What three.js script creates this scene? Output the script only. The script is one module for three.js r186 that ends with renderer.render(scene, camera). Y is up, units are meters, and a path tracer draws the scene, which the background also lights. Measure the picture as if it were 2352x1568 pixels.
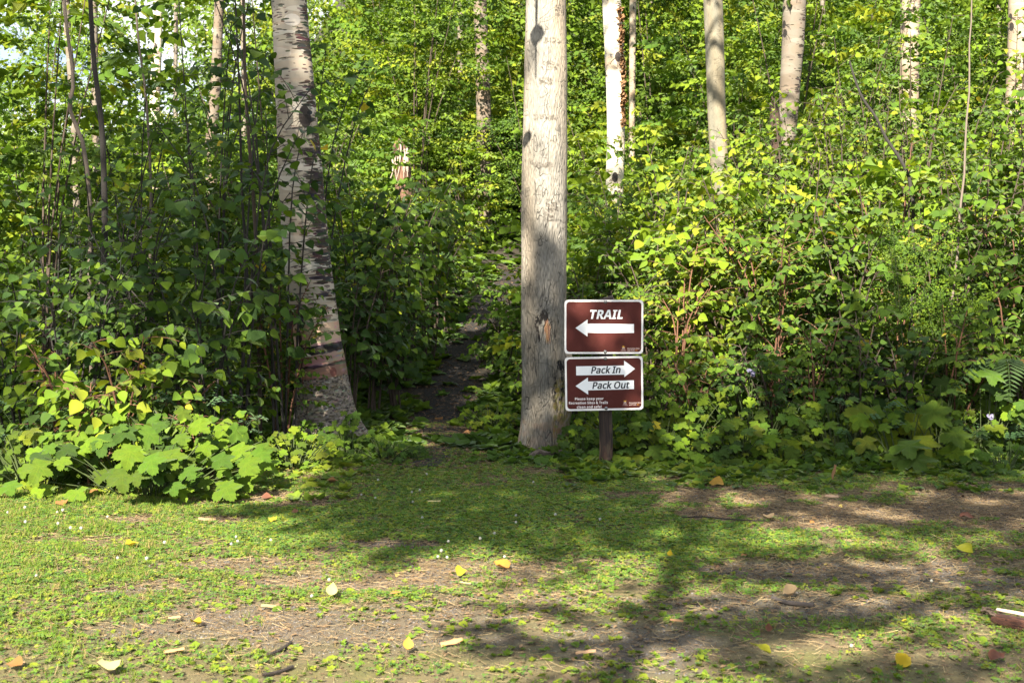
import * as THREE from 'three';
import { mergeGeometries } from 'three/addons/utils/BufferGeometryUtils.js';
import { ImprovedNoise } from 'three/addons/math/ImprovedNoise.js';
import { RoundedBoxGeometry } from 'three/addons/geometries/RoundedBoxGeometry.js';

// ---------------------------------------------------------------- camera, sky, sun, exposure
const W = 1024, H = 682, F = 3000, PITCH = Math.atan(232 / F);      // F and pixels below are on a 2352 x 1568 frame
const EYE = new THREE.Vector3(0, 1.6, 0);
const camera = new THREE.PerspectiveCamera(2 * Math.atan(784 / F) * 180 / Math.PI, W / H, 0.1, 500);
camera.position.copy(EYE); camera.rotation.x = -PITCH;
camera.focus = 9.6; camera.userData.fStop = 5.6;
const scene = new THREE.Scene();
const renderer = new THREE.WebGLRenderer({ antialias: true });
renderer.setSize(W, H);
renderer.toneMapping = THREE.LinearToneMapping;
renderer.toneMappingExposure = 4.8;
renderer.shadowMap.enabled = true;

const SUN_EL = 40 * Math.PI / 180, SUN_AZ = 17 * Math.PI / 180;     // behind the viewer, a little to the left
const SUN = new THREE.Vector3(-Math.sin(SUN_AZ) * Math.cos(SUN_EL), Math.sin(SUN_EL), Math.cos(SUN_AZ) * Math.cos(SUN_EL));
const sun = new THREE.DirectionalLight(new THREE.Color(1.0, 0.93, 0.8), 5);
sun.position.copy(SUN).multiplyScalar(60).add(new THREE.Vector3(0, 0, -12)); sun.target.position.set(0, 0, -12);
sun.castShadow = true; sun.shadow.mapSize.set(4096, 4096);
Object.assign(sun.shadow.camera, { left: -30, right: 30, top: 30, bottom: -30, near: 1, far: 140 });
scene.add(sun, sun.target);

const noise = new ImprovedNoise();
const N3 = (x, y, z) => noise.noise(x, y, z);
function fbm(x, y, z, o = 4) { let s = 0, a = 0.5; for (let i = 0; i < o; i++) { s += a * N3(x, y, z + i * 7.3); x *= 2.03; y *= 2.03; a *= 0.5; } return s; }
{ // soft summer sky: pale blue overhead, thin bright cloud
  const w = 512, h = 256, data = new Float32Array(w * h * 4);
  for (let j = 0; j < h; j++) for (let i = 0; i < w; i++) {
    const el = ((j + 0.5) / h - 0.5) * Math.PI, az = ((i + 0.5) / w) * 2 * Math.PI, y = Math.sin(el);
    const cx = Math.cos(az) * Math.cos(el), cz = Math.sin(az) * Math.cos(el), k = 1 / (Math.max(y, 0) + 0.25);
    const c = THREE.MathUtils.smoothstep(fbm(cx * k * 1.6 + 3, cz * k * 1.6, 4.2, 5), -0.22, 0.2), t = Math.max(0, y);
    const clear = [0.36 - 0.16 * t, 0.55 - 0.17 * t, 0.86 - 0.12 * t], cloud = [1.0, 1.0, 1.0], o = (j * w + i) * 4;
    for (let n = 0; n < 3; n++) data[o + n] = y < -0.02 ? [0.12, 0.13, 0.09][n] : THREE.MathUtils.lerp(clear[n], cloud[n], 0.25 + 0.65 * c);
    data[o + 3] = 1;
  }
  const sky = new THREE.DataTexture(data, w, h, THREE.RGBAFormat, THREE.FloatType);
  sky.mapping = THREE.EquirectangularReflectionMapping; sky.magFilter = THREE.LinearFilter; sky.needsUpdate = true;
  scene.backgroundIntensity = scene.environmentIntensity = 0.37; scene.background = sky; scene.environment = sky;
}

// ---------------------------------------------------------------- helpers
const rng = (s) => () => { s = (s + 0x6d2b79f5) | 0; let t = Math.imul(s ^ (s >>> 15), 1 | s); t = (t + Math.imul(t ^ (t >>> 7), 61 | t)) ^ t; return ((t ^ (t >>> 14)) >>> 0) / 4294967296; };
const V = (x, y, z) => new THREE.Vector3(x, y, z), lerp = THREE.MathUtils.lerp, clamp = THREE.MathUtils.clamp, ss = THREE.MathUtils.smoothstep;
const rr = (R, a, b) => a + (b - a) * R();
const pick = (R, a) => a[Math.floor(R() * a.length)];
const col = (r, g, b) => new THREE.Color().setRGB(r, g, b);
const names = new Map();
function numbered(n) { const k = names.get(n) ?? 0; names.set(n, k + 1); return k ? n + '_' + String(k).padStart(3, '0') : n; }
function tag(o, label, category, group, kind) { if (label) o.userData.label = label; if (category) o.userData.category = category; if (group) o.userData.group = group; if (kind) o.userData.kind = kind; return o; }
function shadow(o) { o.castShadow = o.receiveShadow = true; return o; }
function group(name, pos, label, category, grp) { const g = new THREE.Group(); g.name = numbered(name); if (pos) g.position.copy(pos); scene.add(g); return tag(g, label, category, grp); }
function part(name, geo, mat, parent) { const m = shadow(new THREE.Mesh(geo, mat)); m.name = name; parent.add(m); return m; }
function top(name, geo, mat, label, category, grp, kind) { const m = shadow(new THREE.Mesh(geo, mat)); m.name = numbered(name); scene.add(m); return tag(m, label, category, grp, kind); }
function inst(name, geo, mat, items, parent) {                      // items: [matrix, color]
  const m = shadow(new THREE.InstancedMesh(geo, mat, items.length)); m.name = name;
  items.forEach(([a, c], i) => { m.setMatrixAt(i, a); if (c) m.setColorAt(i, c); });
  parent.add(m); return m;
}
// a ray of the photograph's frame
function ray(px, py) { const x = (px - 1176) / F, y = (784 - py) / F, c = Math.cos(PITCH), s = Math.sin(PITCH); return V(x, y * c - s, -y * s - c); }
function atZ(px, py, d) { const r = ray(px, py); return EYE.clone().addScaledVector(r, d / -r.z); }
const mpp = (d) => d / F;                                           // metres per frame pixel at distance d
function frame(y, n, out = new THREE.Matrix4()) {                   // basis with +Y along y and +Z near n
  const yy = y.clone().normalize(), x = new THREE.Vector3().crossVectors(yy, n);
  if (x.lengthSq() < 1e-8) x.set(1, 0, 0); x.normalize();
  return out.makeBasis(x, yy, new THREE.Vector3().crossVectors(x, yy));
}
function place(pos, y, n, s, sx = 1) { const m = frame(y, n); m.scale(V(s * sx, s, s)); m.setPosition(pos); return m; }

// ---------------------------------------------------------------- terrain
const pathPts = [];
function height0(x, z) {
  const d = -z, u = Math.max(0, d - 9.9), lat = x / Math.max(6, d);
  const m = lat < 0 ? lerp(1, 0.28, ss(-lat, 0.03, 0.22)) : lerp(1, 1.25, ss(lat, 0.02, 0.3));
  let h = (0.11 * u + 0.0016 * u * u) * m;
  h += 0.05 * ss(d, 8.2, 10) * (0.5 + fbm(x * 0.7, z * 0.7, 3));
  h += 0.35 * fbm(x * 0.22, z * 0.22, 8, 3) * ss(u, 0.5, 6);
  return h;
}
function pathDist(x, z) { let b = 1e9; for (let i = 0; i + 1 < pathPts.length; i++) { const a = pathPts[i], c = pathPts[i + 1], dx = c.x - a.x, dz = c.z - a.z, t = clamp(((x - a.x) * dx + (z - a.z) * dz) / (dx * dx + dz * dz), 0, 1); b = Math.min(b, Math.hypot(x - a.x - dx * t, z - a.z - dz * t)); } return b; }
function height(x, z) {
  let h = height0(x, z);
  if (pathPts.length && z < -9) { const p = pathDist(x, z); h -= 0.12 * (1 - ss(p, 0.2, 0.8)) * ss(-z, 9.5, 11.5); }
  h += 0.012 * fbm(x * 3, z * 3, 1, 3) + 0.03 * fbm(x * 0.6, z * 0.6, 5, 2);
  return h;
}
function onGround(px, py, hf = height) {
  const r = ray(px, py); let t = 3, last = 3;
  for (; t < 90; t += 0.15) { const y = EYE.y + r.y * t; if (y < hf(r.x * t, r.z * t)) break; last = t; }
  for (let i = 0; i < 16; i++) { const m = (t + last) / 2; if (EYE.y + r.y * m < hf(r.x * m, r.z * m)) t = m; else last = m; }
  return V(r.x * t, EYE.y + r.y * t, r.z * t);
}
for (const [x, y] of [[985, 1075], [1000, 1035], [1005, 985], [1015, 930], [1035, 860], [1060, 795], [1090, 725], [1135, 655], [1190, 610], [1270, 585]]) pathPts.push(onGround(x, y, height0));

const ccanvas = (w, h) => { const c = document.createElement('canvas'); c.width = w; c.height = h; return [c, c.getContext('2d')]; };
function ctex(c, srgb = true, rx = 1, ry = 1) { const t = new THREE.CanvasTexture(c); if (srgb) t.colorSpace = THREE.SRGBColorSpace; t.wrapS = t.wrapT = THREE.RepeatWrapping; t.repeat.set(rx, ry); return t; }

// soil: dark gravelly earth with flecks of dry litter
function soilTexture(S, seed, base, flecks) {
  const R = rng(seed), [c, g] = ccanvas(S, S);
  g.fillStyle = base; g.fillRect(0, 0, S, S);
  const dot = (x, y, rx, ry, a, s) => { g.fillStyle = s; for (const ox of [-S, 0, S]) for (const oy of [-S, 0, S]) { if (x + ox < -40 || x + ox > S + 40 || y + oy < -40 || y + oy > S + 40) continue; g.beginPath(); g.ellipse(x + ox, y + oy, rx, ry, a, 0, 7); g.fill(); } };
  for (let i = 0; i < 900; i++) { const v = 40 + R() * 50; dot(R() * S, R() * S, 8 + R() * 26, 6 + R() * 18, R() * 3, `rgba(${v + 14},${v + 4},${v - 8},0.13)`); }
  for (let i = 0; i < 16000; i++) { const v = 35 + R() * 110; dot(R() * S, R() * S, 0.8 + R() * 2.4, 0.7 + R() * 1.8, R() * 3, `rgba(${v + 8},${v + 2},${v - 4},${0.3 + 0.5 * R()})`); }
  for (let i = 0; i < 5200; i++) { const v = 15 + R() * 215; dot(R() * S, R() * S, 2 + R() * 4.5, 1.6 + R() * 3.4, R() * 3, `rgba(${v + 10},${v + 1},${v - 8},${0.25 + 0.5 * R()})`); }
  for (let i = 0; i < 700; i++) { const d = R() < .5; dot(R() * S, R() * S, 5 + R() * 12, 4 + R() * 8, R() * 3, d ? `rgba(25,19,14,${.15 + .3 * R()})` : `rgba(150,128,100,${.1 + .2 * R()})`); }
  for (let i = 0; i < flecks; i++) { const v = 70 + R() * 110; g.strokeStyle = `rgba(${v + 30},${v},${v * 0.62},${0.35 + 0.5 * R()})`; g.lineWidth = 0.8 + R() * 1.6; const x = R() * S, y = R() * S, a = R() * 6.3, l = 4 + R() * 22; g.beginPath(); g.moveTo(x, y); g.quadraticCurveTo(x + Math.cos(a) * l * .5 + R() * 4, y + Math.sin(a) * l * .5, x + Math.cos(a) * l, y + Math.sin(a) * l); g.stroke(); }
  return c;
}
const soilC = soilTexture(1536, 11, '#695b4c', 5200);
const soilMat = new THREE.MeshStandardMaterial({ map: ctex(soilC), bumpMap: ctex(soilC, false), bumpScale: 0.03, roughness: 1, vertexColors: true });
// bare patches in the sward: [x, z, rx, rz, strength, dryness]
const bare = [[-.85, -5.35, .9, .34, .8, .2], [-.56, -6.1, .8, .24, .75, .5], [.05, -5.66, .8, .22, .5, .3], [-.6, -6.78, .42, .12, 1, 0], [1.75, -6.15, .85, .28, .95, 0], [1.27, -5.62, .75, .22, .95, 0],
  [2.1, -7.5, 1.5, .38, .95, .9], [1.3, -8.15, .6, .32, .8, .9], [-1.5, -7.95, .6, .28, .8, .9], [-1.9, -7.4, .5, .2, .6, 1], [.46, -5.05, .3, .4, .7, 0], [-.2, -6.3, .6, .2, .6, .7], [2.6, -5.9, .7, .3, .7, 0], [-1.3, -6.35, .5, .18, .45, .6], [3.2, -8, 1, .5, .8, .8], [-1.75, -5.9, .45, .2, .45, .5]];
function bareness(x, z) { let b = 0, dry = 0; const n = 0.75 * fbm(x * 2.2, z * 3.2, 20, 5) + .35 * N3(x * 7, z * 9, 33); for (const [cx, cz, rx, rz, s, dr] of bare) { const q = s * (1 - ss(Math.hypot((x - cx) / rx, (z - cz) / rz) + n, 0.45, 1.25)); if (q > b) { b = q; dry = dr; } } return [b, dry]; }
{
  const n = 320, pos = new Float32Array(n * n * 3), uv = new Float32Array(n * n * 2), cl = new Float32Array(n * n * 3), idx = [];
  for (let j = 0; j < n; j++) for (let i = 0; i < n; i++) {
    const u = i / (n - 1) * 2 - 1, v = j / (n - 1) * 2 - 1, x = 6 * u + 154 * u ** 5, z = -8 + 7 * v + 140 * v ** 5, o = j * n + i;
    pos.set([x, height(x, z), z], o * 3); uv.set([x / 1.7, z / 1.7], o * 2);
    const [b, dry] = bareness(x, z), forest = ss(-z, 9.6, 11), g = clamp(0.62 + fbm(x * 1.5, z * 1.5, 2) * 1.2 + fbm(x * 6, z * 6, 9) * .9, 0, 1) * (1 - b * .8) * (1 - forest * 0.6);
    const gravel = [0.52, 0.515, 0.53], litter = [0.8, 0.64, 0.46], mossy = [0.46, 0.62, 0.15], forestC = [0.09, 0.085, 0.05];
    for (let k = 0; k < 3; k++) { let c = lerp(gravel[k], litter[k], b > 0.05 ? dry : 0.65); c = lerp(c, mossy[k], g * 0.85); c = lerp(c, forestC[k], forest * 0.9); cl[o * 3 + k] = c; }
  }
  for (let j = 0; j < n - 1; j++) for (let i = 0; i < n - 1; i++) { const a = j * n + i; idx.push(a, a + n, a + 1, a + 1, a + n, a + n + 1); }
  const g = new THREE.BufferGeometry(); g.setAttribute('position', new THREE.BufferAttribute(pos, 3)); g.setAttribute('uv', new THREE.BufferAttribute(uv, 2)); g.setAttribute('color', new THREE.BufferAttribute(cl, 3)); g.setIndex(idx); g.computeVertexNormals();
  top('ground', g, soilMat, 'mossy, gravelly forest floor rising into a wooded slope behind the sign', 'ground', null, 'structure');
}
{ // trodden earth of the trail
  const curve = new THREE.CatmullRomCurve3(pathPts), n = 130, m = 9, pos = [], uv = [], idx = [], cl = [];
  for (let j = 0; j < n; j++) {
    const p = curve.getPoint(j / (n - 1)), t = curve.getTangent(j / (n - 1)), nx = -t.z, nz = t.x, l = Math.hypot(nx, nz);
    for (let i = 0; i < m; i++) { const s = i / (m - 1) * 2 - 1, hw = 0.22 + 0.1 * N3(j * .16, s > 0 ? 3 : 9, 0) + 0.05 * N3(j * .6, s > 0 ? 5 : 1, 2), x = p.x + nx / l * s * hw, z = p.z + nz / l * s * hw; pos.push(x, height(x, z) + 0.008 + 0.012 * (1 - s * s), z); uv.push(x / 0.9, z / 0.9); cl.push(.06, .052, .043); }
  }
  for (let j = 0; j < n - 1; j++) for (let i = 0; i < m - 1; i++) { const a = j * m + i; idx.push(a, a + 1, a + m, a + 1, a + m + 1, a + m); }
  const g = new THREE.BufferGeometry(); g.setAttribute('position', new THREE.Float32BufferAttribute(pos, 3)); g.setAttribute('uv', new THREE.Float32BufferAttribute(uv, 2)); g.setAttribute('color', new THREE.Float32BufferAttribute(cl, 3)); g.setIndex(idx); g.computeVertexNormals();
  top('trail', g, soilMat, 'narrow dark earth trail climbing between the birch and the large pale trunk', 'trail', null, 'structure');
}

// ---------------------------------------------------------------- bark
function birchBark(S, T, seed, opt = {}) {                          // S round the trunk, T along it
  const R = rng(seed), [c, g] = ccanvas(S, T);
  g.fillStyle = opt.base ?? '#cfc6b6'; g.fillRect(0, 0, S, T);
  const wrap = (f, x) => { f(x); if (x > S * 0.8) f(x - S); if (x < S * 0.2) f(x + S); };
  for (let i = 0; i < 160; i++) { const y = R() * T, h = 3 + R() * 30, v = R(); g.fillStyle = v < .4 ? `rgba(150,132,112,${.1 + .16 * R()})` : v < .7 ? `rgba(232,226,214,${.15 + .3 * R()})` : `rgba(196,160,128,${.1 + .14 * R()})`; wrap((x) => { g.beginPath(); g.ellipse(x, y, 20 + R() * S * .3, h, 0, 0, 7); g.fill(); }, R() * S); }
  for (let i = 0; i < (opt.lines ?? 1500); i++) {                   // lenticels, denser and blacker on the weathered side
    const dark = R() < 0.55, x0 = dark ? S * (0.1 + 0.32 * R()) : R() * S, y = R() * T, l = (dark ? 6 + R() * 26 : 4 + R() * 20) * S / 512, h = (dark ? 1 + R() * R() * 5 : 0.7 + R() * 1.5) * S / 512 * (opt.thin ?? 1);
    const q = N3(x0 / S * 4, y / T * (opt.f ?? 14), seed); if (q < -0.1 && R() < 0.8) continue;
    g.fillStyle = `rgba(${32 + R() * 40},${27 + R() * 32},${24 + R() * 26},${dark ? .55 + .4 * R() : .3 + .4 * R()})`;
    wrap((x) => { g.beginPath(); g.ellipse(x, y, l, h, (R() - .5) * .12, 0, 7); g.fill(); }, x0);
  }
  for (let i = 0; i < (opt.knots ?? 8); i++) { const y = R() * T, r = (9 + R() * 16) * S / 512; wrap((x) => { g.fillStyle = 'rgba(38,32,29,.85)'; g.beginPath(); g.ellipse(x, y, r * 1.3, r, 0, 0, 7); g.fill(); for (let k = 0; k < 14; k++) { g.strokeStyle = 'rgba(45,38,34,.6)'; g.lineWidth = 1 + R() * 2.4; const a = R() * 6.3, q = r * (1.5 + R() * 1.6); g.beginPath(); g.moveTo(x, y); g.quadraticCurveTo(x + Math.cos(a) * q, y + r * .4, x + Math.cos(a) * q * 1.4, y + Math.abs(Math.sin(a)) * q); g.stroke(); } }, R() * S); }
  return [c, g];
}
function poplarBark(S, T, seed, rough) {                            // rough(v) 0..1: how fissured at v (0 = foot)
  const R = rng(seed), [c, g] = ccanvas(S, T), [b, gb] = ccanvas(S, T);
  const im = g.createImageData(S, T), bi = gb.createImageData(S, T);
  for (let y = 0; y < T; y++) { const v = 1 - y / T, ro = rough(v); for (let x = 0; x < S; x++) {
    const a = x / S * Math.PI * 2, cx = Math.cos(a), cz = Math.sin(a), yy = y / S;
    const n1 = fbm(cx * 1.1 + 3, yy * 7, cz * 1.1, 4), n2 = N3(cx * 5, yy * 13, cz * 5);
    const wx = .22 * N3(cx * 3, yy * 22, cz * 3 + 50), fx = N3(cx * 4.4 + 9 + wx * 3, yy * 8 + n1 * .8, cz * 4.4 + wx * 2), f2 = N3(cx * 9 + 2 + wx * 5, yy * 30 + n1, cz * 9 + 5), f3 = N3(cx * 22, yy * 55, cz * 22 + 2);
    const gate = ss(N3(cx * 2.6, yy * 11, cz * 2.6 + 9), -.15, .35), crack = Math.max((1 - Math.abs(fx) * 15) * (.35 + gate), (1 - Math.abs(f2) * 15) * .7 * gate), horiz = Math.max(0, 1 - Math.abs(N3(cx * .7, yy * 34 + n1 * 2, cz * .7 + 4)) * 13) * ss(N3(cx * 1.4, yy * 10, cz * 1.4 + 20), .05, .3);
    const side = ss(cx, -.35, .75) * .6 + .6, k = clamp(crack, 0, 1) * Math.min(1, ro * side), hz = horiz * (1 - ro * .6) * .6, o = (y * S + x) * 4;
    let L = 0.66 + 0.2 * n1 + 0.08 * n2 * ro + 0.13 * f3 * (.3 + ro), w = 1 - ro * 0.2;
    L *= w; L *= (1 - 0.78 * k) * (1 - .55 * hz);
    const warm = N3(cx * 1.5, yy * 1.3, cz * 1.5 + 30);
    im.data[o] = clamp(L * (1.0 + .05 * warm), 0, 1) * 245; im.data[o + 1] = clamp(L * .95, 0, 1) * 245; im.data[o + 2] = clamp(L * (.87 - .06 * warm), 0, 1) * 245; im.data[o + 3] = 255;
    const bh = clamp(.62 + .2 * n2 * ro + .14 * f3 * (.35 + ro) - .6 * k - .2 * hz, 0, 1) * 255; bi.data[o] = bi.data[o + 1] = bi.data[o + 2] = bh; bi.data[o + 3] = 255;
  } }
  g.putImageData(im, 0, 0); gb.putImageData(bi, 0, 0);
  return [c, g, b, gb];
}
// trunk through rings [{p, r}], u runs round the trunk, starting at the back (so u = .5 faces the viewer)
const woodTex = (() => { const R = rng(77), [c, g] = ccanvas(256, 512); g.fillStyle = '#a39a92'; g.fillRect(0, 0, 256, 512); for (let i = 0; i < 1500; i++) { const v = R() * 255; g.strokeStyle = `rgba(${v},${v * .92},${v * .84},${.15 + .4 * R()})`; g.lineWidth = .6 + R() * 2.6; const x = R() * 256, y = R() * 560 - 40; g.beginPath(); g.moveTo(x, y); g.lineTo(x + (R() - .5) * 6, y + 15 + R() * 110); g.stroke(); } for (let i = 0; i < 60; i++) { g.fillStyle = `rgba(20,15,12,${.2 + .4 * R()})`; g.beginPath(); g.ellipse(R() * 256, R() * 512, 2 + R() * 7, 6 + R() * 22, 0, 0, 7); g.fill(); } return c; })();
const woodMat = (r, g, b) => new THREE.MeshStandardMaterial({ color: col(r * 2.4, g * 2.4, b * 2.4), map: ctex(woodTex, true, 2, 1), bumpMap: ctex(woodTex, false, 2, 1), bumpScale: .012, roughness: 1 });
function tubeRings(rings, sides, bumpy = 0, seed = 0, flare = null, vlen = 0) {
  const pos = [], uv = [], idx = [], n = rings.length;
  let len = 0; const L = [0]; for (let i = 1; i < n; i++) L.push(len += rings[i].p.distanceTo(rings[i - 1].p));
  for (let i = 0; i < n; i++) {
    const t = rings[Math.min(n - 1, i + 1)].p.clone().sub(rings[Math.max(0, i - 1)].p).normalize(), ax = V(1, 0, 0).addScaledVector(t, -t.x).normalize(), az = new THREE.Vector3().crossVectors(ax, t).normalize();
    for (let k = 0; k <= sides; k++) {
      const a = k / sides * Math.PI * 2 - Math.PI / 2, c = Math.cos(a), s = Math.sin(a);
      let r = rings[i].r * (1 + bumpy * fbm(c * 1.3 + seed, L[i] * 2.2, s * 1.3, 3)); if (flare) r += flare(a, L[i], rings[i].p);
      const q = rings[i].p.clone().addScaledVector(ax, c * r).addScaledVector(az, s * r);
      pos.push(q.x, q.y, q.z); uv.push(k / sides, L[i] / (vlen || len));
    }
  }
  for (let i = 0; i < n - 1; i++) for (let k = 0; k < sides; k++) { const a = i * (sides + 1) + k, b = a + sides + 1; idx.push(a, b, a + 1, a + 1, b, b + 1); }
  const g = new THREE.BufferGeometry(); g.setAttribute('position', new THREE.Float32BufferAttribute(pos, 3)); g.setAttribute('uv', new THREE.Float32BufferAttribute(uv, 2)); g.setIndex(idx); g.computeVertexNormals();
  const nm = g.attributes.normal; for (let i = 0; i < n; i++) { const a = i * (sides + 1), b = a + sides; for (const f of ['X', 'Y', 'Z']) { const v = (nm['get' + f](a) + nm['get' + f](b)) / 2; nm['set' + f](a, v); nm['set' + f](b, v); } }
  return g;
}
function limb(points, r0, r1, sides = 6, seg = 8) { const c = new THREE.CatmullRomCurve3(points), rings = []; for (let i = 0; i <= seg; i++) rings.push({ p: c.getPoint(i / seg), r: lerp(r0, r1, i / seg) }); return tubeRings(rings, sides); }
function profile(list, d, step = 0.06) {                            // list of [py, cx, width] from foot to top -> rings
  const pts = list.map(([py, cx, w]) => ({ p: atZ(cx, py, d), r: w * mpp(d) / 2 })), out = [];
  const c = new THREE.CatmullRomCurve3(pts.map((q) => q.p)), n = Math.max(8, Math.round(c.getLength() / step));
  for (let i = 0; i <= n; i++) { const t = i / n, k = Math.min(pts.length - 2, Math.floor(t * (pts.length - 1))), f = t * (pts.length - 1) - k; out.push({ p: c.getPoint(t), r: lerp(pts[k].r, pts[k + 1].r, ss(f, 0, 1) * .3 + f * .7) }); }
  return out;
}
const barkMat = (c, b, bump = 0.01, extra = {}) => new THREE.MeshStandardMaterial({ map: ctex(c), bumpMap: b ? ctex(b, false) : ctex(c, false), bumpScale: bump, roughness: 0.95, ...extra });

// ---------------------------------------------------------------- leaves
function leafGeo(rows, fold = 0.12, curl = 0.18, pet = 0.12) {      // rows: [t along, half width]; blade along +Y, face +Z
  const pos = [0, 0, 0, 0, pet, 0.01], idx = [], uv = [.5, 0, .5, 0]; let prev = null;
  pos[3] = 0.006; pos.push(-0.006, pet, 0.01); uv.push(.5, 0); idx.push(0, 1, 2);
  rows.forEach(([t, w], i) => {
    const y = pet + t * (1 - pet), z = -curl * t * t, b = pos.length / 3;
    if (w === 0) { pos.push(0, y, z); uv.push(.5, t); if (prev) idx.push(prev[0], prev[1], b, prev[1], prev[2], b); prev = [b, b, b]; return; }
    pos.push(-w, y, z + fold * w * 2, 0, y, z, w, y, z + fold * w * 2); uv.push(.5 - w, t, .5, t, .5 + w, t);
    if (prev) { if (prev[0] === prev[1]) idx.push(prev[0], b + 1, b, prev[0], b + 2, b + 1); else idx.push(prev[0], prev[1], b, b, prev[1], b + 1, prev[1], prev[2], b + 1, b + 1, prev[2], b + 2); }
    prev = [b, b + 1, b + 2];
  });
  const g = new THREE.BufferGeometry(); g.setAttribute('position', new THREE.Float32BufferAttribute(pos, 3)); g.setAttribute('uv', new THREE.Float32BufferAttribute(uv, 2)); g.setIndex(idx); g.computeVertexNormals(); return g;
}
const OVATE = [[0, 0], [.08, .2], [.3, .36], [.6, .27], [.85, .09], [1, 0]], BROAD = [[0, 0], [.05, .25], [.25, .42], [.5, .38], [.78, .19], [1, 0]], LANCE = [[0, 0], [.15, .12], [.4, .2], [.7, .14], [1, 0]];
const leafA = [leafGeo(OVATE, .1, .2), leafGeo(BROAD, .16, .1), leafGeo(OVATE, .22, .28), leafGeo(BROAD, .05, .3)];
const leafL = [leafGeo(LANCE, .12, .25), leafGeo(LANCE, .2, .12)];
const leafLow = [leafGeo([[0, 0], [.28, .38], [.62, .26], [1, 0]], .14, .18, .06), leafGeo([[0, 0], [.3, .34], [1, 0]], .2, .2, .05)];
function lobedGeo(seed, lobes = 5, depth = 0.42) {                  // thimbleberry-like palmate leaf with toothed lobes, petiole end at the origin
  const R = rng(seed), n = 56, pts = [[0, 0.1]];
  for (let i = 0; i <= n; i++) {
    const a = lerp(-2.55, 2.55, i / n), k = (a / 5.1 + .5) * (lobes - 1), lob = Math.pow(Math.abs(Math.cos((k) * Math.PI)), 1.2), w = 1 - 0.3 * Math.pow(Math.abs(a) / 2.55, 1.6);
    const r = (0.62 * w) * (1 - depth + depth * lob) * (1 + (i % 2 ? .05 : -.05)) * (.96 + .08 * R());
    pts.push([Math.sin(a) * r, 0.42 + Math.cos(a) * r]);
  }
  const pos = [0, 0.42, -0.03], uv = [.5, .42], idx = [], m = pts.length;
  for (const [x, y] of pts) { const r = Math.hypot(x, y - .42); pos.push(x, y, -0.28 * r * r + 0.05 * Math.sin(Math.atan2(x, y - .42) * lobes)); uv.push(.5 + x * .7, y * .8); }
  for (let i = 0; i < m; i++) idx.push(0, 1 + (i + 1) % m, 1 + i);
  const g = new THREE.BufferGeometry(); g.setAttribute('position', new THREE.Float32BufferAttribute(pos, 3)); g.setAttribute('uv', new THREE.Float32BufferAttribute(uv, 2)); g.setIndex(idx); g.computeVertexNormals(); return g;
}
const lobed = [lobedGeo(1), lobedGeo(2, 5, .36), lobedGeo(3, 5, .48)];
let veinTex; { const [c, g] = ccanvas(256, 256), R = rng(5); g.fillStyle = '#e8eee0'; g.fillRect(0, 0, 256, 256); for (let i = 0; i < 300; i++) { g.fillStyle = `rgba(${150 + R() * 80},${170 + R() * 60},${120 + R() * 60},.12)`; g.beginPath(); g.ellipse(R() * 256, R() * 256, 4 + R() * 18, 4 + R() * 12, 0, 0, 7); g.fill(); } g.strokeStyle = 'rgba(255,255,235,.9)'; for (const a of [-1.9, -.95, 0, .95, 1.9]) { g.lineWidth = 3; g.beginPath(); g.moveTo(128, 256 - 90); g.lineTo(128 + Math.sin(a) * 120, 166 - Math.cos(a) * 120); g.stroke(); for (let k = 1; k < 6; k++) for (const s of [-1, 1]) { g.lineWidth = 1.4; const x = 128 + Math.sin(a) * 20 * k, y = 166 - Math.cos(a) * 20 * k; g.beginPath(); g.moveTo(x, y); g.lineTo(x + Math.sin(a + s * .8) * 26, y - Math.cos(a + s * .8) * 26); g.stroke(); } } veinTex = ctex(c); }
const leafM = (c, extra = {}) => new THREE.MeshPhysicalMaterial({ color: c, roughness: 1, transmission: 0.42, thickness: 0, specularIntensity: 0.3, clearcoat: 0.07, clearcoatRoughness: 0.5, side: THREE.DoubleSide, ...extra });
const white = leafM(col(1, 1, 1));
const whiteVein = leafM(col(1, 1, 1), { map: veinTex });
const PAL = {
  bright: [[.15, .22, .006], [.125, .2, .006], [.185, .235, .007], [.10, .17, .006], [.21, .24, .01]],
  mid: [[.078, .145, .006], [.062, .122, .007], [.1, .165, .006], [.054, .108, .008], [.12, .185, .006]],
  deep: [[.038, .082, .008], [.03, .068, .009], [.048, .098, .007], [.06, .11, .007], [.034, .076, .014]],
  cool: [[.045, .105, .026], [.038, .092, .024], [.055, .12, .022]],
};
for (const k in PAL) PAL[k] = PAL[k].map((c) => col(...c));
const YELLOW = col(.38, .3, .02);
const leafMats = new Map();
function matFor(c, vein) { const k = c.getHexString() + (vein ? 'v' : ''); if (!leafMats.has(k)) leafMats.set(k, leafM(c.clone(), vein ? { map: veinTex } : {})); return leafMats.get(k); }
function leafNormal(R, out, tilt = .5) { return V(out.x * .35 + (R() - .5) * tilt * 2, .75 + (R() - .5) * tilt, out.z * .35 + (R() - .5) * tilt * 2).addScaledVector(SUN, .25).normalize(); }

const twigMat = new THREE.MeshStandardMaterial({ color: col(.06, .042, .03), roughness: 1 }), stemMat = new THREE.MeshStandardMaterial({ color: col(.14, .11, .085), roughness: 1 }), redStem = new THREE.MeshStandardMaterial({ color: col(.12, .055, .03), roughness: 1 }), greenStem = new THREE.MeshStandardMaterial({ color: col(.05, .07, .018), roughness: 1 }), paleStem = new THREE.MeshStandardMaterial({ color: col(.2, .19, .17), roughness: 1 }), darkStem = new THREE.MeshStandardMaterial({ color: col(.028, .024, .02), roughness: 1 });

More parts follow.
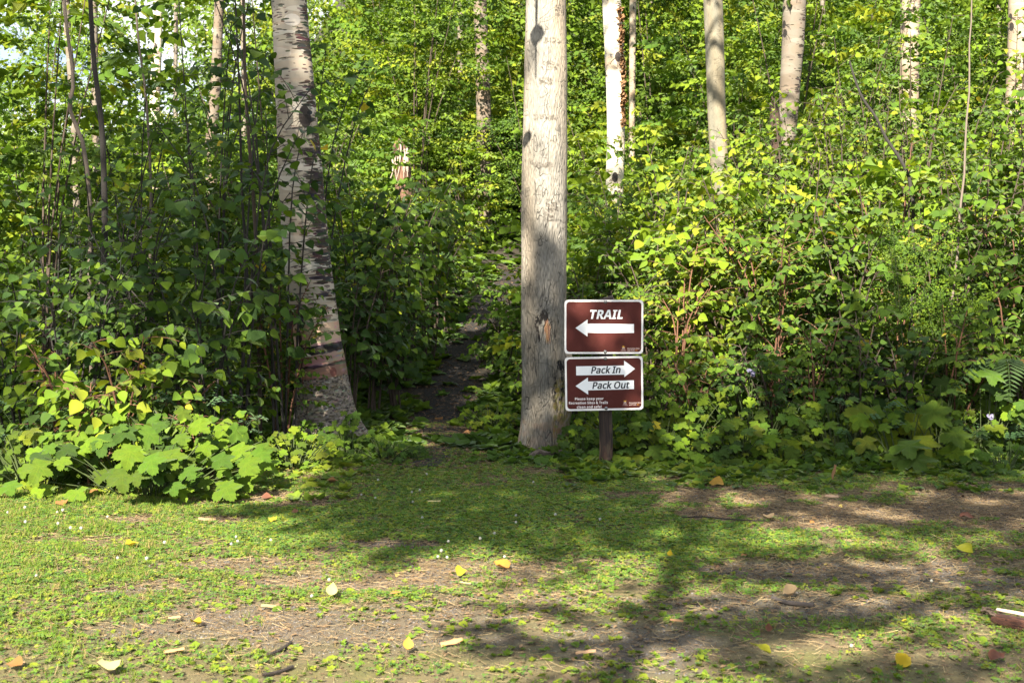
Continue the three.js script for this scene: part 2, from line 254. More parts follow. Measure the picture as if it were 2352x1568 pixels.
// sprig: a leafy twig 0.45 m long (unit 1 = full size), along +Y, its leaves spread in the X direction facing +Z
function sprig(seed, n, leaf, len = .45) {
  const R = rng(seed), gs = [];
  for (let i = 0; i < n; i++) {
    const t = (i + .6) / n, side = i % 2 ? 1 : -1, p = V((R() - .5) * .06, t * len, (R() - .5) * .08 - .1 * t * t);
    const y = V(side * rr(R, .5, 1), rr(R, .1, .7), rr(R, -.65, .1)), nn = V((R() - .5) * 1.0, -.1 + (R() - .5) * .7, 1);
    if (i === n - 1) y.set((R() - .5) * .4, 1, -.4);
    const g = pick(R, leafLow).clone(); g.applyMatrix4(place(p, y, nn, leaf * rr(R, .75, 1.2))); gs.push(g);
  }
  return mergeGeometries(gs);
}
const sprigs = [sprig(1, 16, .1), sprig(2, 18, .09), sprig(3, 14, .115)], sprigsFine = [sprig(4, 26, .062), sprig(5, 30, .055), sprig(6, 24, .068)];

// ---------------------------------------------------------------- near plants: every large leaf its own mesh
const near = [];                                                    // {owner, m, c, geo, vein, size}
function shrub(name, label, o) {
  const R = rng(o.seed), root = group(name, V(o.x, height(o.x, o.z) - .03, o.z), label, o.cat ?? 'shrub', o.group), tubes = [], pal = o.pal ?? PAL.mid;
  const wob = () => (R() - .5);
  for (let s = 0; s < o.stems; s++) {
    const a = rr(R, 0, 6.283), out = V(Math.cos(a), 0, Math.sin(a)), h = o.h * rr(R, .65, 1.05), sp = o.spread * rr(R, .35, 1);
    if (o.lean) out.addScaledVector(V(o.lean[0], 0, o.lean[1]), 1).normalize();
    const b = V(wob() * .25 * o.spread, 0, wob() * .25 * o.spread), pts = [b, b.clone().addScaledVector(out, sp * .2).setY(h * .4), b.clone().addScaledVector(out, sp * .55 + wob() * .1).setY(h * .78), b.clone().addScaledVector(out, sp).setY(h * rr(R, .92, 1.02))];
    const c = new THREE.CatmullRomCurve3(pts); tubes.push(limb(pts, o.r ?? .011, .003, 5, 9));
    const from = o.from ?? .25;
    for (let k = 0; k < o.twigs; k++) {
      const t = lerp(from, 1, (k + R()) / o.twigs), p = c.getPoint(Math.min(1, t)), tw = rr(R, 0, 6.283), len = (o.twig ?? .42) * rr(R, .6, 1.2) * (1.1 - .4 * t);
      const dir = V(Math.cos(tw) + out.x * .6, rr(R, .05, .55), Math.sin(tw) + out.z * .6).normalize(), e = p.clone().addScaledVector(dir, len); e.y -= len * .12;
      const mid = p.clone().lerp(e, .5); mid.y += len * .08; const tc = new THREE.CatmullRomCurve3([p, mid, e]); tubes.push(limb([p, mid, e], .0035, .0015, 3, 3));
      const nl = Math.max(2, Math.round(len / (o.gap ?? .05)));
      for (let q = 0; q < nl; q++) {
        const tt = lerp(.15, 1, q / (nl - 1)), lp = tc.getPoint(tt), td = tc.getTangent(tt), sd = new THREE.Vector3().crossVectors(td, V(0, 1, 0)).normalize().multiplyScalar(q % 2 ? 1 : -1);
        const y = td.clone().multiplyScalar(q === nl - 1 ? 1 : .55).addScaledVector(sd, q === nl - 1 ? 0 : .8).add(V(wob() * .5, -.25 - R() * (o.droop ?? .45), wob() * .5));
        const col_ = R() < (o.yellow ?? .006) ? YELLOW : pick(R, pal).clone().multiplyScalar([.72, .88, 1, 1.12][Math.floor(R() * 4)]);
        near.push({ owner: root, m: place(lp, y, leafNormal(R, dir, o.tilt ?? .95), (o.leaf ?? .09) * rr(R, .65, 1.25)), c: col_, geo: pick(R, o.geos ?? leafA), size: o.leaf ?? .09 });
      }
    }
  }
  part('stem', mergeGeometries(tubes), o.stemMat ?? twigMat, root);
  return root;
}
function lobedPlant(name, label, o) {                               // canes with big palmate leaves in flat tiers
  const R = rng(o.seed), root = group(name, V(o.x, height(o.x, o.z) - .02, o.z), label, 'plant', o.group), tubes = [];
  for (let s = 0; s < o.n; s++) {
    const a = R() * 6.283, rad = o.spread * Math.sqrt(R()), h = o.h * rr(R, .3, 1) * (1 - .45 * rad / o.spread), tip = V(Math.cos(a) * rad * (o.wide ?? 1), h, Math.sin(a) * rad), b = V(tip.x * .35, 0, tip.z * .35);
    tubes.push(limb([b, b.clone().lerp(tip, .5).add(V(0, h * .15, 0)), tip], .005, .0022, 4, 5));
    const y = V(Math.cos(a) * .6 + (R() - .5), -.35 - R() * .5, Math.sin(a) * .5 + .5 + (R() - .5) * .8), n = V((R() - .5) * .6, .8, .45 + (R() - .5) * .5).addScaledVector(SUN, .3);
    near.push({ owner: root, m: place(tip, y, n, o.leaf * rr(R, .55, 1.15)), c: R() < .004 ? YELLOW : pick(R, o.pal).clone().multiplyScalar([.6, .8, .95, 1.08][Math.floor(R() * 4)]), geo: pick(R, lobed), vein: true, size: o.leaf });
  }
  part('stem', mergeGeometries(tubes), o.stemMat ?? greenStem, root);
  return root;
}
function flushNear(budget) {                                        // decides with a depth picture which leaves show largest
  scene.updateMatrixWorld(true);
  const gw = 512, gh = 341, zb = new Float32Array(gw * gh).fill(1e9), id = new Int32Array(gw * gh).fill(-1), cnt = new Int32Array(near.length), sc = new Float32Array(near.length), c = Math.cos(PITCH), s = Math.sin(PITCH);
  near.forEach((l, i) => {
    const p = V(0, .5, 0).applyMatrix4(l.m).add(l.owner.position).sub(EYE), d = -p.z * c - p.y * s, yy = p.y * c - p.z * s, fx = F * gw / 2352, len = new THREE.Vector3().setFromMatrixColumn(l.m, 1).length();
    const u = gw / 2 + p.x / d * fx, v = gh / 2 - yy / d * fx, r = Math.max(1, .36 * len / d * fx); sc[i] = len / d * F * 1024 / 2352;
    for (let y = Math.max(0, Math.floor(v - r)); y <= Math.min(gh - 1, v + r); y++) for (let x = Math.max(0, Math.floor(u - r)); x <= Math.min(gw - 1, u + r); x++) if ((x - u) ** 2 + (y - v) ** 2 <= r * r + .5 && d < zb[y * gw + x]) { zb[y * gw + x] = d; id[y * gw + x] = i; }
  });
  for (const k of id) if (k >= 0) cnt[k]++;
  const order = [...near.keys()].filter((i) => cnt[i] >= 9 && sc[i] >= 9).sort((a, b) => cnt[b] - cnt[a]), own = new Map(), chosen = new Set();
  for (const i of order) { if (chosen.size >= budget) break; const n = own.get(near[i].owner) ?? 0; if (n < 290) { own.set(near[i].owner, n + 1); chosen.add(i); } }
  const rest = new Map();
  near.forEach((l, i) => {
    if (chosen.has(i)) { const m = part('leaf', l.geo, matFor(l.c, l.vein), l.owner); l.m.decompose(m.position, m.quaternion, m.scale); return; }
    const k = l.owner.uuid + l.geo.uuid; if (!rest.has(k)) rest.set(k, { l, items: [] }); rest.get(k).items.push([l.m, l.c]);
  });
  for (const { l, items } of rest.values()) inst('foliage', l.geo, l.vein ? whiteVein : white, items, l.owner).userData.kind = 'stuff';
  console.log('near leaves', near.length, 'single', chosen.size);
}

// ---------------------------------------------------------------- far and middle plants: stems with instanced sprigs
function crownItems(R, n, ctr, rad, pal, size, opt = {}) {
  const items = [];
  for (let i = 0; i < n; i++) {
    let p; do p = V(R() * 2 - 1, R() * 2 - 1, R() * 2 - 1); while (p.lengthSq() > 1 || p.lengthSq() < (opt.hollow ?? .12));
    const out = p.clone().setY(p.y * .4).normalize(); p.multiply(rad).add(ctr);
    if (opt.clump && N3(p.x * opt.clump + (opt.off ?? 0), p.y * opt.clump, p.z * opt.clump) < (opt.cut ?? -.08)) continue;
    const y = V(out.x + (R() - .5), .1 + (R() - .5) * .8, out.z + (R() - .5));
    items.push([place(p, y, leafNormal(R, out, .9), size * rr(R, .7, 1.3)), pick(R, pal).clone().multiplyScalar(rr(R, .8, 1.2))]);
  }
  return items;
}
function bushProto(seed, o) {                                       // returns Group: stem + foliage, base at the origin
  const R = rng(seed), g = new THREE.Group(), tubes = [], items = [[], [], []];
  for (let s = 0; s < o.stems; s++) {
    const a = R() * 6.283, out = V(Math.cos(a), 0, Math.sin(a)), h = o.h * rr(R, .6, 1), sp = o.spread * rr(R, .3, 1), b = out.clone().multiplyScalar(.12 * R()), pts = [b, b.clone().addScaledVector(out, sp * .25).setY(h * .45), b.clone().addScaledVector(out, sp).setY(h)];
    const c = new THREE.CatmullRomCurve3(pts); tubes.push(limb(pts, .014, .004, 5, 6));
    for (let k = 0; k < o.n; k++) {
      const t = lerp(o.from ?? .2, 1, (k + R()) / o.n), p = c.getPoint(t), w = R() * 6.283, d = V(Math.cos(w), 0, Math.sin(w)), off = o.twig * R() * (1.2 - .6 * t), q = p.clone().addScaledVector(d, off); q.y += off * .25;
      if (N3(q.x * 1.5 + seed * 9, q.y * 1.7, q.z * 1.5) < -.08) continue;
      const y = d.clone().add(V((R() - .5) * .5, rr(R, -.1, .5), (R() - .5) * .5));
      items[Math.floor(R() * 3)].push([place(q, y, leafNormal(R, d, .85), rr(R, .75, 1.25) * (o.size ?? 1)), pick(R, o.pal).clone().multiplyScalar(rr(R, .8, 1.2))]);
    }
  }
  part('stem', mergeGeometries(tubes), o.stemMat ?? twigMat, g);
  items.forEach((it, i) => { if (it.length) inst('foliage', (o.fine ? sprigsFine : sprigs)[i], white, it, g).userData.kind = 'stuff'; });
  return g;
}
function putBush(proto, name, label, grp, x, z, scale, turn, cat = 'shrub') {
  const r = proto.clone(); r.name = numbered(name); scene.add(r); r.position.set(x, height(x, z) - .03, z); r.rotation.y = turn; r.scale.setScalar(scale);
  return tag(r, label, cat, grp);
}
// a tree with trunk through the frame profile; crown is above the frame
function tree(name, label, list, d, mat, o = {}) {
  const foot = list[0], gx = atZ(foot[1], foot[0], d), hy = height(gx.x, -d), rings = profile(list, d, o.step ?? .12);
  const last = rings[rings.length - 1], first = rings[0];
  if (first.p.y > hy) rings.unshift({ p: V(first.p.x - (o.drift ?? 0), hy - .1, first.p.z), r: first.r * 1.12 });
  const dir = last.p.clone().sub(rings[Math.max(0, rings.length - 8)].p).normalize(), topY = o.top ?? 9;
  for (let y = last.p.y + .5, r = last.r; y < topY; y += .5) rings.push({ p: last.p.clone().addScaledVector(dir, (y - last.p.y) / Math.max(.3, dir.y)), r: Math.max(.02, last.r * (1 - .8 * (y - last.p.y) / (topY - last.p.y))) });
  const base = V(rings[0].p.x, hy, rings[0].p.z), root = group(name, base, label, 'tree', o.group);
  rings.forEach((q) => q.p.sub(base));
  part('trunk', tubeRings(rings, o.sides ?? 20, o.bumpy ?? .06, o.seed ?? 1, o.flare, o.vlen ?? 3), mat, root);
  if (o.crown !== 0) {
    const R = rng((o.seed ?? 1) * 77 + 5), t = rings[rings.length - 1].p, items = crownItems(R, o.crown ?? 90, V(t.x, t.y - 1.0, t.z), V(1.7, 1.7, 1.7), PAL.mid, 1.1, { hollow: .05 });
    const tubes = []; for (let i = 0; i < 7; i++) { const q = rings[Math.max(0, rings.length - 2 - i % 5)], a = R() * 6.283; tubes.push(limb([q.p, q.p.clone().add(V(Math.cos(a) * .6, .35, Math.sin(a) * .6)), q.p.clone().add(V(Math.cos(a) * 1.3, .6, Math.sin(a) * 1.3))], .03, .008, 5, 4)); }
    part('limb', mergeGeometries(tubes), mat, root); inst('crown', sprigs[0], white, items, root).userData.kind = 'stuff';
  }
  return root;
}
const BINS = [[80, 'at the far left edge'], [200, 'below the kinked sapling at upper left'], [300, 'by the dark stem at far left'], [420, 'below the pale far left trunk'], [540, 'below the shaded brown trunk'], [660, 'just left of the leaning birch'], [790, 'just right of the leaning birch'], [890, 'left of the torn snag'], [990, 'below the torn snag'], [1100, 'beside the climbing trail'], [1195, 'on the left of the poplar'], [1330, 'behind the poplar'], [1470, 'under the brilliant white birch'], [1590, 'between white birch and beige aspen'], [1720, 'below the beige aspen'], [1860, 'below the knotted aspen'], [2000, 'by the dark leaning dead pole'], [2140, 'below the top right birch'], [2250, 'by the thin grey sapling'], [9999, 'at the far right edge']];
const where = (px) => BINS.find(([x]) => px < x)[1];
// ---------------------------------------------------------------- the two large trunks
{ // pale poplar in the middle, smooth above and fissured below
  const d = 9.8, [c, g, b, gb] = poplarBark(1024, 2048, 3, (v) => clamp(1.05 - v * .85 + .3 * N3(v * 9, 2, 1), .12, 1));
  const T = 2048, S = 1024, yOf = (py) => T * (1 - 0.02 - (1075 - py) / 1320);    // frame row -> texture row (trunk is close to upright)
  const R = rng(9);
  for (const [px, py, w, h] of [[.62, 62, 46, 12], [.55, 130, 60, 6], [.53, 185, 60, 10], [.5, 220, 50, 8], [.48, 405, 70, 5], [.55, 498, 40, 10], [.53, 520, 34, 12], [.5, 300, 90, 6]]) for (let i = 0; i < 70; i++) { g.fillStyle = (() => { const v = 52 + R() * 55; return `rgba(${v + 6},${v},${v - 7},${.2 + .35 * R()})`; })(); g.beginPath(); g.ellipse((1 - px) * S + (R() - .5) * w * 2.2, yOf(py) + (R() - .5) * h * 3, 2 + R() * 11, 1 + R() * 3.5, (R() - .5) * .4, 0, 7); g.fill(); }
  // torn patch of bark with orange wood, and the split beside the buttress
  const stroke = (pts, w, s, gg = g) => { gg.fillStyle = s; for (let i = 0; i + 1 < pts.length; i++) for (let k = 0; k < 26; k++) { const t = R(), x = (1 - lerp(pts[i][0], pts[i + 1][0], t)) * S + (R() - .5) * w * 1.3, y = yOf(lerp(pts[i][1], pts[i + 1][1], t)) + (R() - .5) * w * 1.6, q = w * (.1 + .42 * R() * R()); gg.beginPath(); gg.ellipse(x, y, q, q * (1 + R() * 1.6), (R() - .5) * .6, 0, 7); gg.fill(); } };
  for (let i = 0; i < 90; i++) { g.fillStyle = `rgba(${130 + R() * 50},${96 + R() * 36},${70 + R() * 26},.3)`; g.beginPath(); g.ellipse(.475 * S + (R() + R() - 1) * 24, yOf(776) + (R() + R() - 1) * 44, 2 + R() * 6, 4 + R() * 14, .1, 0, 7); g.fill(); }
  for (const gg of [g, gb]) { stroke([[.44, 768], [.455, 750], [.48, 757], [.49, 742], [.515, 748], [.53, 735]], 12, 'rgba(30,24,20,.95)', gg); stroke([[.455, 770], [.463, 788], [.475, 800]], 9, 'rgba(34,27,22,.9)', gg); stroke([[.55, 745], [.556, 770], [.545, 800]], 6, 'rgba(45,36,30,.8)', gg); stroke([[.60, 852], [.625, 868], [.63, 900], [.615, 935]], 16, 'rgba(22,18,15,.95)', gg); stroke([[.64, 850], [.655, 880]], 12, 'rgba(26,20,17,.9)', gg); stroke([[.585, 880], [.58, 930], [.6, 960]], 8, 'rgba(32,26,21,.9)', gg); stroke([[.53, 500], [.52, 530], [.5, 548]], 5, 'rgba(40,32,28,.85)', gg); }
  for (let i = 0; i < 200; i++) { const y = 890 + R() * 170; g.fillStyle = `rgba(${88 + R() * 50},${82 + R() * 40},${24 + R() * 24},${.2 + .3 * R()})`; g.beginPath(); g.ellipse((.26 + R() * .16) * S, yOf(y), 3 + R() * 12, 3 + R() * 10, 0, 0, 7); g.fill(); }
  for (let i = 0; i < 260; i++) { const y = 985 + R() * 80; g.fillStyle = `rgba(${128 + R() * 40},${88 + R() * 30},${62 + R() * 24},.07)`; g.beginPath(); g.ellipse(R() * S, yOf(y), 10 + R() * 20, 6 + R() * 14, 0, 0, 7); g.fill(); }
  const mat = barkMat(c, b, .03, { color: col(.8, .775, .735) });
  const flare = (a, l, p) => { const hgt = p.y; let r = .045 * Math.exp(-Math.max(0, hgt) / .09) * (1 + .5 * Math.cos(a * 3 + 1)); const q = Math.cos(a - .15); r += .085 * Math.exp(-(((hgt - .52) / .3) ** 2)) * Math.max(0, q) ** 3 + .045 * Math.exp(-Math.max(0, hgt - .2) / .25) * Math.max(0, Math.cos(a - .5)) ** 4; return r - .03 * Math.exp(-(((hgt - .72) / .1) ** 2)) * Math.exp(-(((a - .55) / .18) ** 2)); };
  const pop = tree('poplar_tree', 'thick pale grey poplar trunk standing directly beside the brown trail sign', [[1075, 1238, 92], [1000, 1241, 92], [900, 1246, 96], [780, 1247, 101], [650, 1249, 104], [500, 1250, 105], [350, 1251, 102], [200, 1253, 98], [60, 1254, 93], [-60, 1255, 91], [-250, 1257, 88]], d, mat, { step: .03, sides: 72, bumpy: .055, seed: 4, flare, vlen: 1320 * mpp(d), top: 10.5, crown: 70 });
  const q = (px, py, t) => atZ(px, py, 9.63).addScaledVector(SUN, t).sub(pop.position), tip = q(1228, 170, 1.9), b0 = V(0.02, tip.y - .25, 0), R2 = rng(66);
  part('limb', limb([b0, b0.clone().lerp(tip, .5).add(V(0, .12, 0)), tip], .018, .005, 5, 6), mat, pop);
  for (const [px, py, s] of [[1234, 62, .17], [1208, 300, .12]]) { const m = part('leaf', pick(R2, leafA), matFor(PAL.mid[1]), pop), mm = place(q(px, py - 25, 1.9 + .1 * R2()), V((R2() - .5), -1, .3), SUN.clone().add(V(R2() - .5, R2() - .5, 0).multiplyScalar(.5)), s); mm.decompose(m.position, m.quaternion, m.scale); }
}
{ // leaning birch on the left with its bark stripped in bands
  const d = 10.2, S = 1024, T = 2048, [c, g] = birchBark(S, T, 21, { lines: 6000, knots: 2, f: 26, base: '#a89d8c', thin: .8 }), [b, gb] = ccanvas(S, T), R = rng(3);
  const yOf = (py) => T * (1 - 0.02 - (1020 - py) / 1290);
  const band = (y0, y1, s, wob = 6) => { g.fillStyle = s; g.beginPath(); g.moveTo(0, yOf(y0)); for (let x = 0; x <= S; x += 16) g.lineTo(x, yOf(y0) + N3(x * .02, y0, 1) * wob); for (let x = S; x >= 0; x -= 16) g.lineTo(x, yOf(y1) + N3(x * .02, y1, 2) * wob); g.fill(); };
  band(700, 742, 'rgba(206,190,166,.35)'); band(742, 792, '#b89c82'); band(792, 812, '#17110e', 12); band(812, 836, '#94796a'); band(836, 842, '#2c211c', 10); band(842, 868, '#7a5c4d'); band(868, 1060, '#766c61', 16);
  for (let i = 0; i < 260; i++) { g.fillStyle = `rgba(${70 + R() * 150},${52 + R() * 125},${44 + R() * 110},.18)`; g.beginPath(); g.ellipse(R() * S, yOf(745 + R() * 120), 14 + R() * 60, 2 + R() * 5, 0, 0, 7); g.fill(); }
  for (let i = 0; i < 4200; i++) { const v = R(); g.fillStyle = v < .5 ? `rgba(34,28,24,${.25 + .4 * R()})` : v < .8 ? `rgba(${130 + R() * 60},${120 + R() * 55},${105 + R() * 50},${.2 + .4 * R()})` : `rgba(84,74,44,${.2 + .3 * R()})`; g.beginPath(); g.ellipse(R() * S, yOf(866 + R() * 185), 3 + R() * 13, 1 + R() * 3.2, (R() - .5) * .3, 0, 7); g.fill(); }
  g.fillStyle = 'rgba(92,44,36,.55)'; g.beginPath(); g.ellipse(.4 * S, yOf(856), 24, 16, 0, 0, 7); g.fill();
  g.fillStyle = '#1a130f'; g.beginPath(); g.ellipse(.67 * S, yOf(815), 64, 105, 0, 0, 7); g.fill(); for (let i = 0; i < 90; i++) { g.fillStyle = `rgba(${50 + R() * 70},${32 + R() * 40},${20 + R() * 28},.5)`; g.beginPath(); g.ellipse((.67 + (R() - .5) * .12) * S, yOf(815 + (R() - .5) * 90), 2 + R() * 6, 8 + R() * 26, 0, 0, 7); g.fill(); }
  gb.drawImage(c, 0, 0);
  const flare = (a, l, p) => .07 * Math.exp(-Math.max(0, p.y) / .16) * (1 + .6 * Math.cos(a * 4)) - .07 * Math.exp(-(((p.y - .78) / .16) ** 2)) * Math.exp(-(((a - 2.55) / .5) ** 2));
  const root = tree('birch_tree', 'leaning old white birch left of the trail with bark stripped in bands', [[1040, 756, 140], [960, 748, 128], [870, 740, 118], [780, 726, 112], [660, 712, 108], [540, 700, 106], [420, 691, 101], [300, 683, 95], [180, 675, 88], [60, 667, 80], [-60, 660, 76], [-220, 650, 70]], d, barkMat(c, b, .012), { step: .035, sides: 60, bumpy: .05, seed: 8, flare, vlen: 1290 * mpp(d), top: 10, crown: 50 });
  const at = (px, py, dz) => atZ(px, py, d - dz).sub(root.position);
  { // flap of bark hanging off the left side
    const pos = [], uv = [], idx = [], n = 9, m = 9;
    for (let j = 0; j < n; j++) for (let i = 0; i < m; i++) { const u = i / (m - 1), v = j / (n - 1), p = at(667 + 40 * u - 8 * v * (1 - u) + 14 * v * u * (v > .6 ? -1 : 0), 684 + 66 * v + 6 * Math.sin(u * 7) * v, .15 + .06 * Math.sin(u * 2.6) + .03 * v * (1 - u)); pos.push(p.x, p.y, p.z); uv.push(.12 + u * .1, .36 + (1 - v) * .05); }
    for (let j = 0; j < n - 1; j++) for (let i = 0; i < m - 1; i++) { const a = j * m + i; idx.push(a, a + m, a + 1, a + 1, a + m, a + m + 1); }
    const gg = new THREE.BufferGeometry(); gg.setAttribute('position', new THREE.Float32BufferAttribute(pos, 3)); gg.setAttribute('uv', new THREE.Float32BufferAttribute(uv, 2)); gg.setIndex(idx); gg.computeVertexNormals();
    part('bark_flap', gg, new THREE.MeshStandardMaterial({ map: ctex(c), color: col(1, .98, .95), roughness: .9, side: THREE.DoubleSide }), root);
  }
  { // shelf fungus at the wound
    const gg = new THREE.SphereGeometry(1, 20, 10), p = gg.attributes.position; for (let i = 0; i < p.count; i++) { const x = p.getX(i), y = p.getY(i), z = p.getZ(i), k = 1 + .15 * N3(x * 3, y * 3, z * 3); p.setXYZ(i, x * .1 * k, y * (y > 0 ? .028 : .014) * k, z * .07 * k); } gg.computeVertexNormals();
    const f = part('bracket_fungus', gg, new THREE.MeshStandardMaterial({ color: col(.3, .26, .19), roughness: 1 }), root); f.position.copy(at(686, 818, .19));
    const sl = part('wood_sliver', limb([at(683, 745, .17), at(684, 790, .19), at(687, 822, .18)], .011, .003, 5, 5), new THREE.MeshStandardMaterial({ color: col(.45, .33, .24), roughness: 1 }), root);
  }
}
// ---------------------------------------------------------------- trunks further back
const [bw1] = birchBark(512, 1024, 31, { lines: 900, knots: 5, base: '#e2dac9' }), [bw2] = birchBark(512, 1024, 32, { lines: 1100, knots: 22, base: '#bdb3a4' }), [bw3, , bw3b] = poplarBark(512, 1024, 33, () => .22);
const mWhite = barkMat(bw1, null, .006, { color: col(.72, .7, .66) }), mGrey = barkMat(bw2, null, .008, { color: col(.3, .285, .265) }), mAspen = barkMat(bw3, bw3b, .008, { color: col(.52, .5, .41) }), mPale = barkMat(bw2, null, .006, { color: col(.5, .46, .4) }), mDark = barkMat(bw2, null, .008, { color: col(.28, .25, .22) });
{
  const t = tree('birch_tree', 'brilliant white sunlit birch trunk with shaggy orange bark right of the poplar', [[460, 1411, 40], [300, 1415, 41], [150, 1412, 43], [0, 1405, 43], [-200, 1396, 42]], 16.5, mWhite, { seed: 12, top: 11, crown: 34 });
  const R = rng(7), gs = []; // curls of loose orange bark down its right side
  for (let i = 0; i < 130; i++) { const py = rr(R, 20, 290), px = 1405 + (py - 0) * .03 + 17 + R() * 6, p = atZ(px, py, 16.5 - .08 - R() * .06).sub(t.position), gg = new THREE.CylinderGeometry(.014 + R() * .016, .01, .03 + R() * .07, 5, 1, true, 0, 4); gg.rotateX(R() * 3); gg.rotateZ(R() * 3); gg.translate(p.x, p.y, p.z); gs.push(gg); }
  part('loose_bark', mergeGeometries(gs), new THREE.MeshStandardMaterial({ color: col(.2, .105, .045), roughness: 1, side: THREE.DoubleSide }), t);
}
tree('aspen_tree', 'smooth grey-beige aspen trunk behind the shrubs right of the white birch', [[420, 1655, 42], [250, 1646, 41], [100, 1642, 43], [0, 1638, 43], [-200, 1630, 40]], 15.2, mAspen, { seed: 13, top: 11, crown: 34 });
tree('aspen_tree', 'grey aspen trunk with black knot scars in the upper right', [[360, 1806, 40], [200, 1815, 46], [100, 1822, 50], [0, 1826, 52], [-200, 1832, 50]], 17.5, mGrey, { seed: 14, top: 11, crown: 34 });
tree('birch_tree', 'pale birch trunk ending in leaves near the top right corner', [[330, 2088, 44], [110, 2090, 42], [0, 2092, 44], [-200, 2096, 42]], 18.5, mPale, { seed: 15, top: 11, crown: 34 });
tree('birch_tree', 'cream birch trunk cut by the right edge at the top corner', [[300, 2332, 46], [90, 2340, 46], [0, 2342, 46], [-200, 2346, 44]], 17, mPale, { seed: 16, top: 11, crown: 34 });
tree('birch_tree', 'thin white birch stem close behind the shaggy white birch', [[300, 1452, 14], [120, 1453, 15], [0, 1454, 16], [-150, 1455, 15]], 22, mPale, { seed: 17, top: 10, crown: 30, bumpy: .03, sides: 10 });
tree('aspen_tree', 'dim grey trunk deep in the wood left of the poplar', [[300, 1112, 34], [150, 1108, 32], [0, 1102, 30], [-150, 1098, 28]], 23, mDark, { seed: 18, top: 11, crown: 40 });
tree('birch_tree', 'pale sunlit trunk glimpsed between leaves on the far left', [[420, 352, 22], [250, 355, 24], [100, 360, 22], [-150, 366, 22]], 24, mWhite, { seed: 20, top: 11, crown: 20, sides: 12 });
tree('aspen_tree', 'thin grey trunk leaning at the top left with a dark fork', [[330, 172, 16], [180, 163, 17], [60, 154, 16], [-150, 142, 15]], 15.5, mGrey, { seed: 22, top: 9, crown: 20, sides: 12 });
tree('aspen_tree', 'straight thin trunk lit from one side at the top left', [[300, 219, 15], [130, 216, 16], [0, 214, 18], [-150, 211, 16]], 14.5, mGrey, { seed: 23, top: 9, crown: 20, sides: 12 });
tree('alder_tree', 'dark brown trunk in the shade left of the leaning birch', [[330, 484, 26], [200, 494, 26], [80, 500, 22], [-150, 508, 20]], 15.5, mDark, { seed: 24, top: 9, crown: 20, sides: 12 });
{
  const R = rng(88), far = [];
  for (const [px, d, w, m] of [[402, 22, 10, 1], [560, 24, 12, 1], [1058, 27, 14, 1], [1496, 27, 13, 1], [1890, 26, 11, 1], [2290, 24, 12, 1]])
    tree('forest_pole', (m ? 'pale mottled' : 'beige') + ' slim pole of the far wood ' + where(px), [[420, px + (R() - .5) * 14, w * 1.1], [200, px, w], [0, px + (R() - .5) * 10, w], [-140, px + (R() - .5) * 20, w * .9]], d, [mAspen, mGrey][m], { seed: 200 + px, top: 10 + R() * 2, crown: 8, sides: 8, bumpy: .03, group: 'slim trunks of the far wood' });
}
{ // broken snag with torn pale wood, left of centre
  const d = 19, root0 = atZ(918, 470, d), root = group('broken_snag', V(root0.x, height(root0.x, -d), root0.z), 'torn reddish broken snag lit by the sun in the leaves left of centre', 'dead tree'), R = rng(4), q = (px, py, dz = 0) => atZ(px, py, d - dz).sub(root.position), gs = [];
  part('trunk', tubeRings([{ p: V(q(928, 400).x, -.1, 0), r: .14 }, { p: q(928, 420), r: .125 }, { p: q(922, 370), r: .12 }, { p: q(916, 335), r: .09 }, { p: q(913, 318), r: .02 }], 14, .25, 5), woodMat(.17, .105, .075), root);
  for (let i = 0; i < 12; i++) { const x = 898 + R() * 40, y = 320 + R() * 60; gs.push(limb([q(x, y, .12), q(x - 3 + R() * 6, y + 22, .14), q(x - 8 + R() * 10, y + 40 + R() * 25, .16)], .016, .003, 4, 3)); }
  part('splinter', mergeGeometries(gs), new THREE.MeshStandardMaterial({ color: col(.36, .28, .22), roughness: 1 }), root);
  const d2 = 15.8, s0 = atZ(1776, 300, d2), st = group('broken_snag', V(s0.x, height(s0.x, -d2), s0.z), 'short brown rotten stub below the knotted grey aspen', 'dead tree'), w = (px, py) => atZ(px, py, d2).sub(st.position);
  part('trunk', tubeRings([{ p: V(w(1784, 290).x, -.1, 0), r: .06 }, { p: w(1784, 310), r: .06 }, { p: w(1781, 265), r: .06 }, { p: w(1777, 238), r: .045 }, { p: w(1779, 226), r: .012 }], 14, .25, 9), woodMat(.07, .045, .035), st);
}
function pole(name, label, pts, d, r0, r1, mat, cat) { const p = pts.map(([x, y]) => atZ(x, y, d)), b = V(p[0].x, height(p[0].x, p[0].z), p[0].z), root = group(name, b, label, cat); part('trunk', limb([V(0, -.05, 0), ...p.map((q) => q.sub(b))], r0, r1, 7, 16), mat, root); return root; }
pole('sapling', 'thin pale grey sapling leaning at the right side of the thicket', [[2178, 800], [2186, 700], [2199, 600], [2204, 500], [2216, 400], [2219, 300], [2228, 200], [2227, 110], [2233, 30], [2231, -60]], 10.6, .013, .005, stemMat, 'sapling');
pole('dead_branch', 'dark leaning dead pole slanting through the right thicket', [[2095, 430], [2068, 365], [2036, 318], [2012, 268], [1982, 226], [1962, 175], [1952, 140]], 11.2, .017, .008, darkStem, 'branch');
pole('sapling', 'dark stem standing in the shaded thicket at far left', [[236, 700], [240, 540], [238, 400], [232, 280], [214, 130], [206, -20]], 10.0, .028, .017, darkStem, 'sapling');
pole('sapling', 'crooked grey sapling with a kink at the upper left', [[205, 640], [206, 480], [190, 330], [160, 250], [168, 190], [152, 60], [144, -40]], 10.6, .02, .012, stemMat, 'sapling');
pole('sapling', 'brown upright stem just left of the leaning birch', [[592, 640], [582, 460], [572, 330], [563, 200], [560, 60], [556, -60]], 9.8, .017, .009, twigMat, 'sapling');
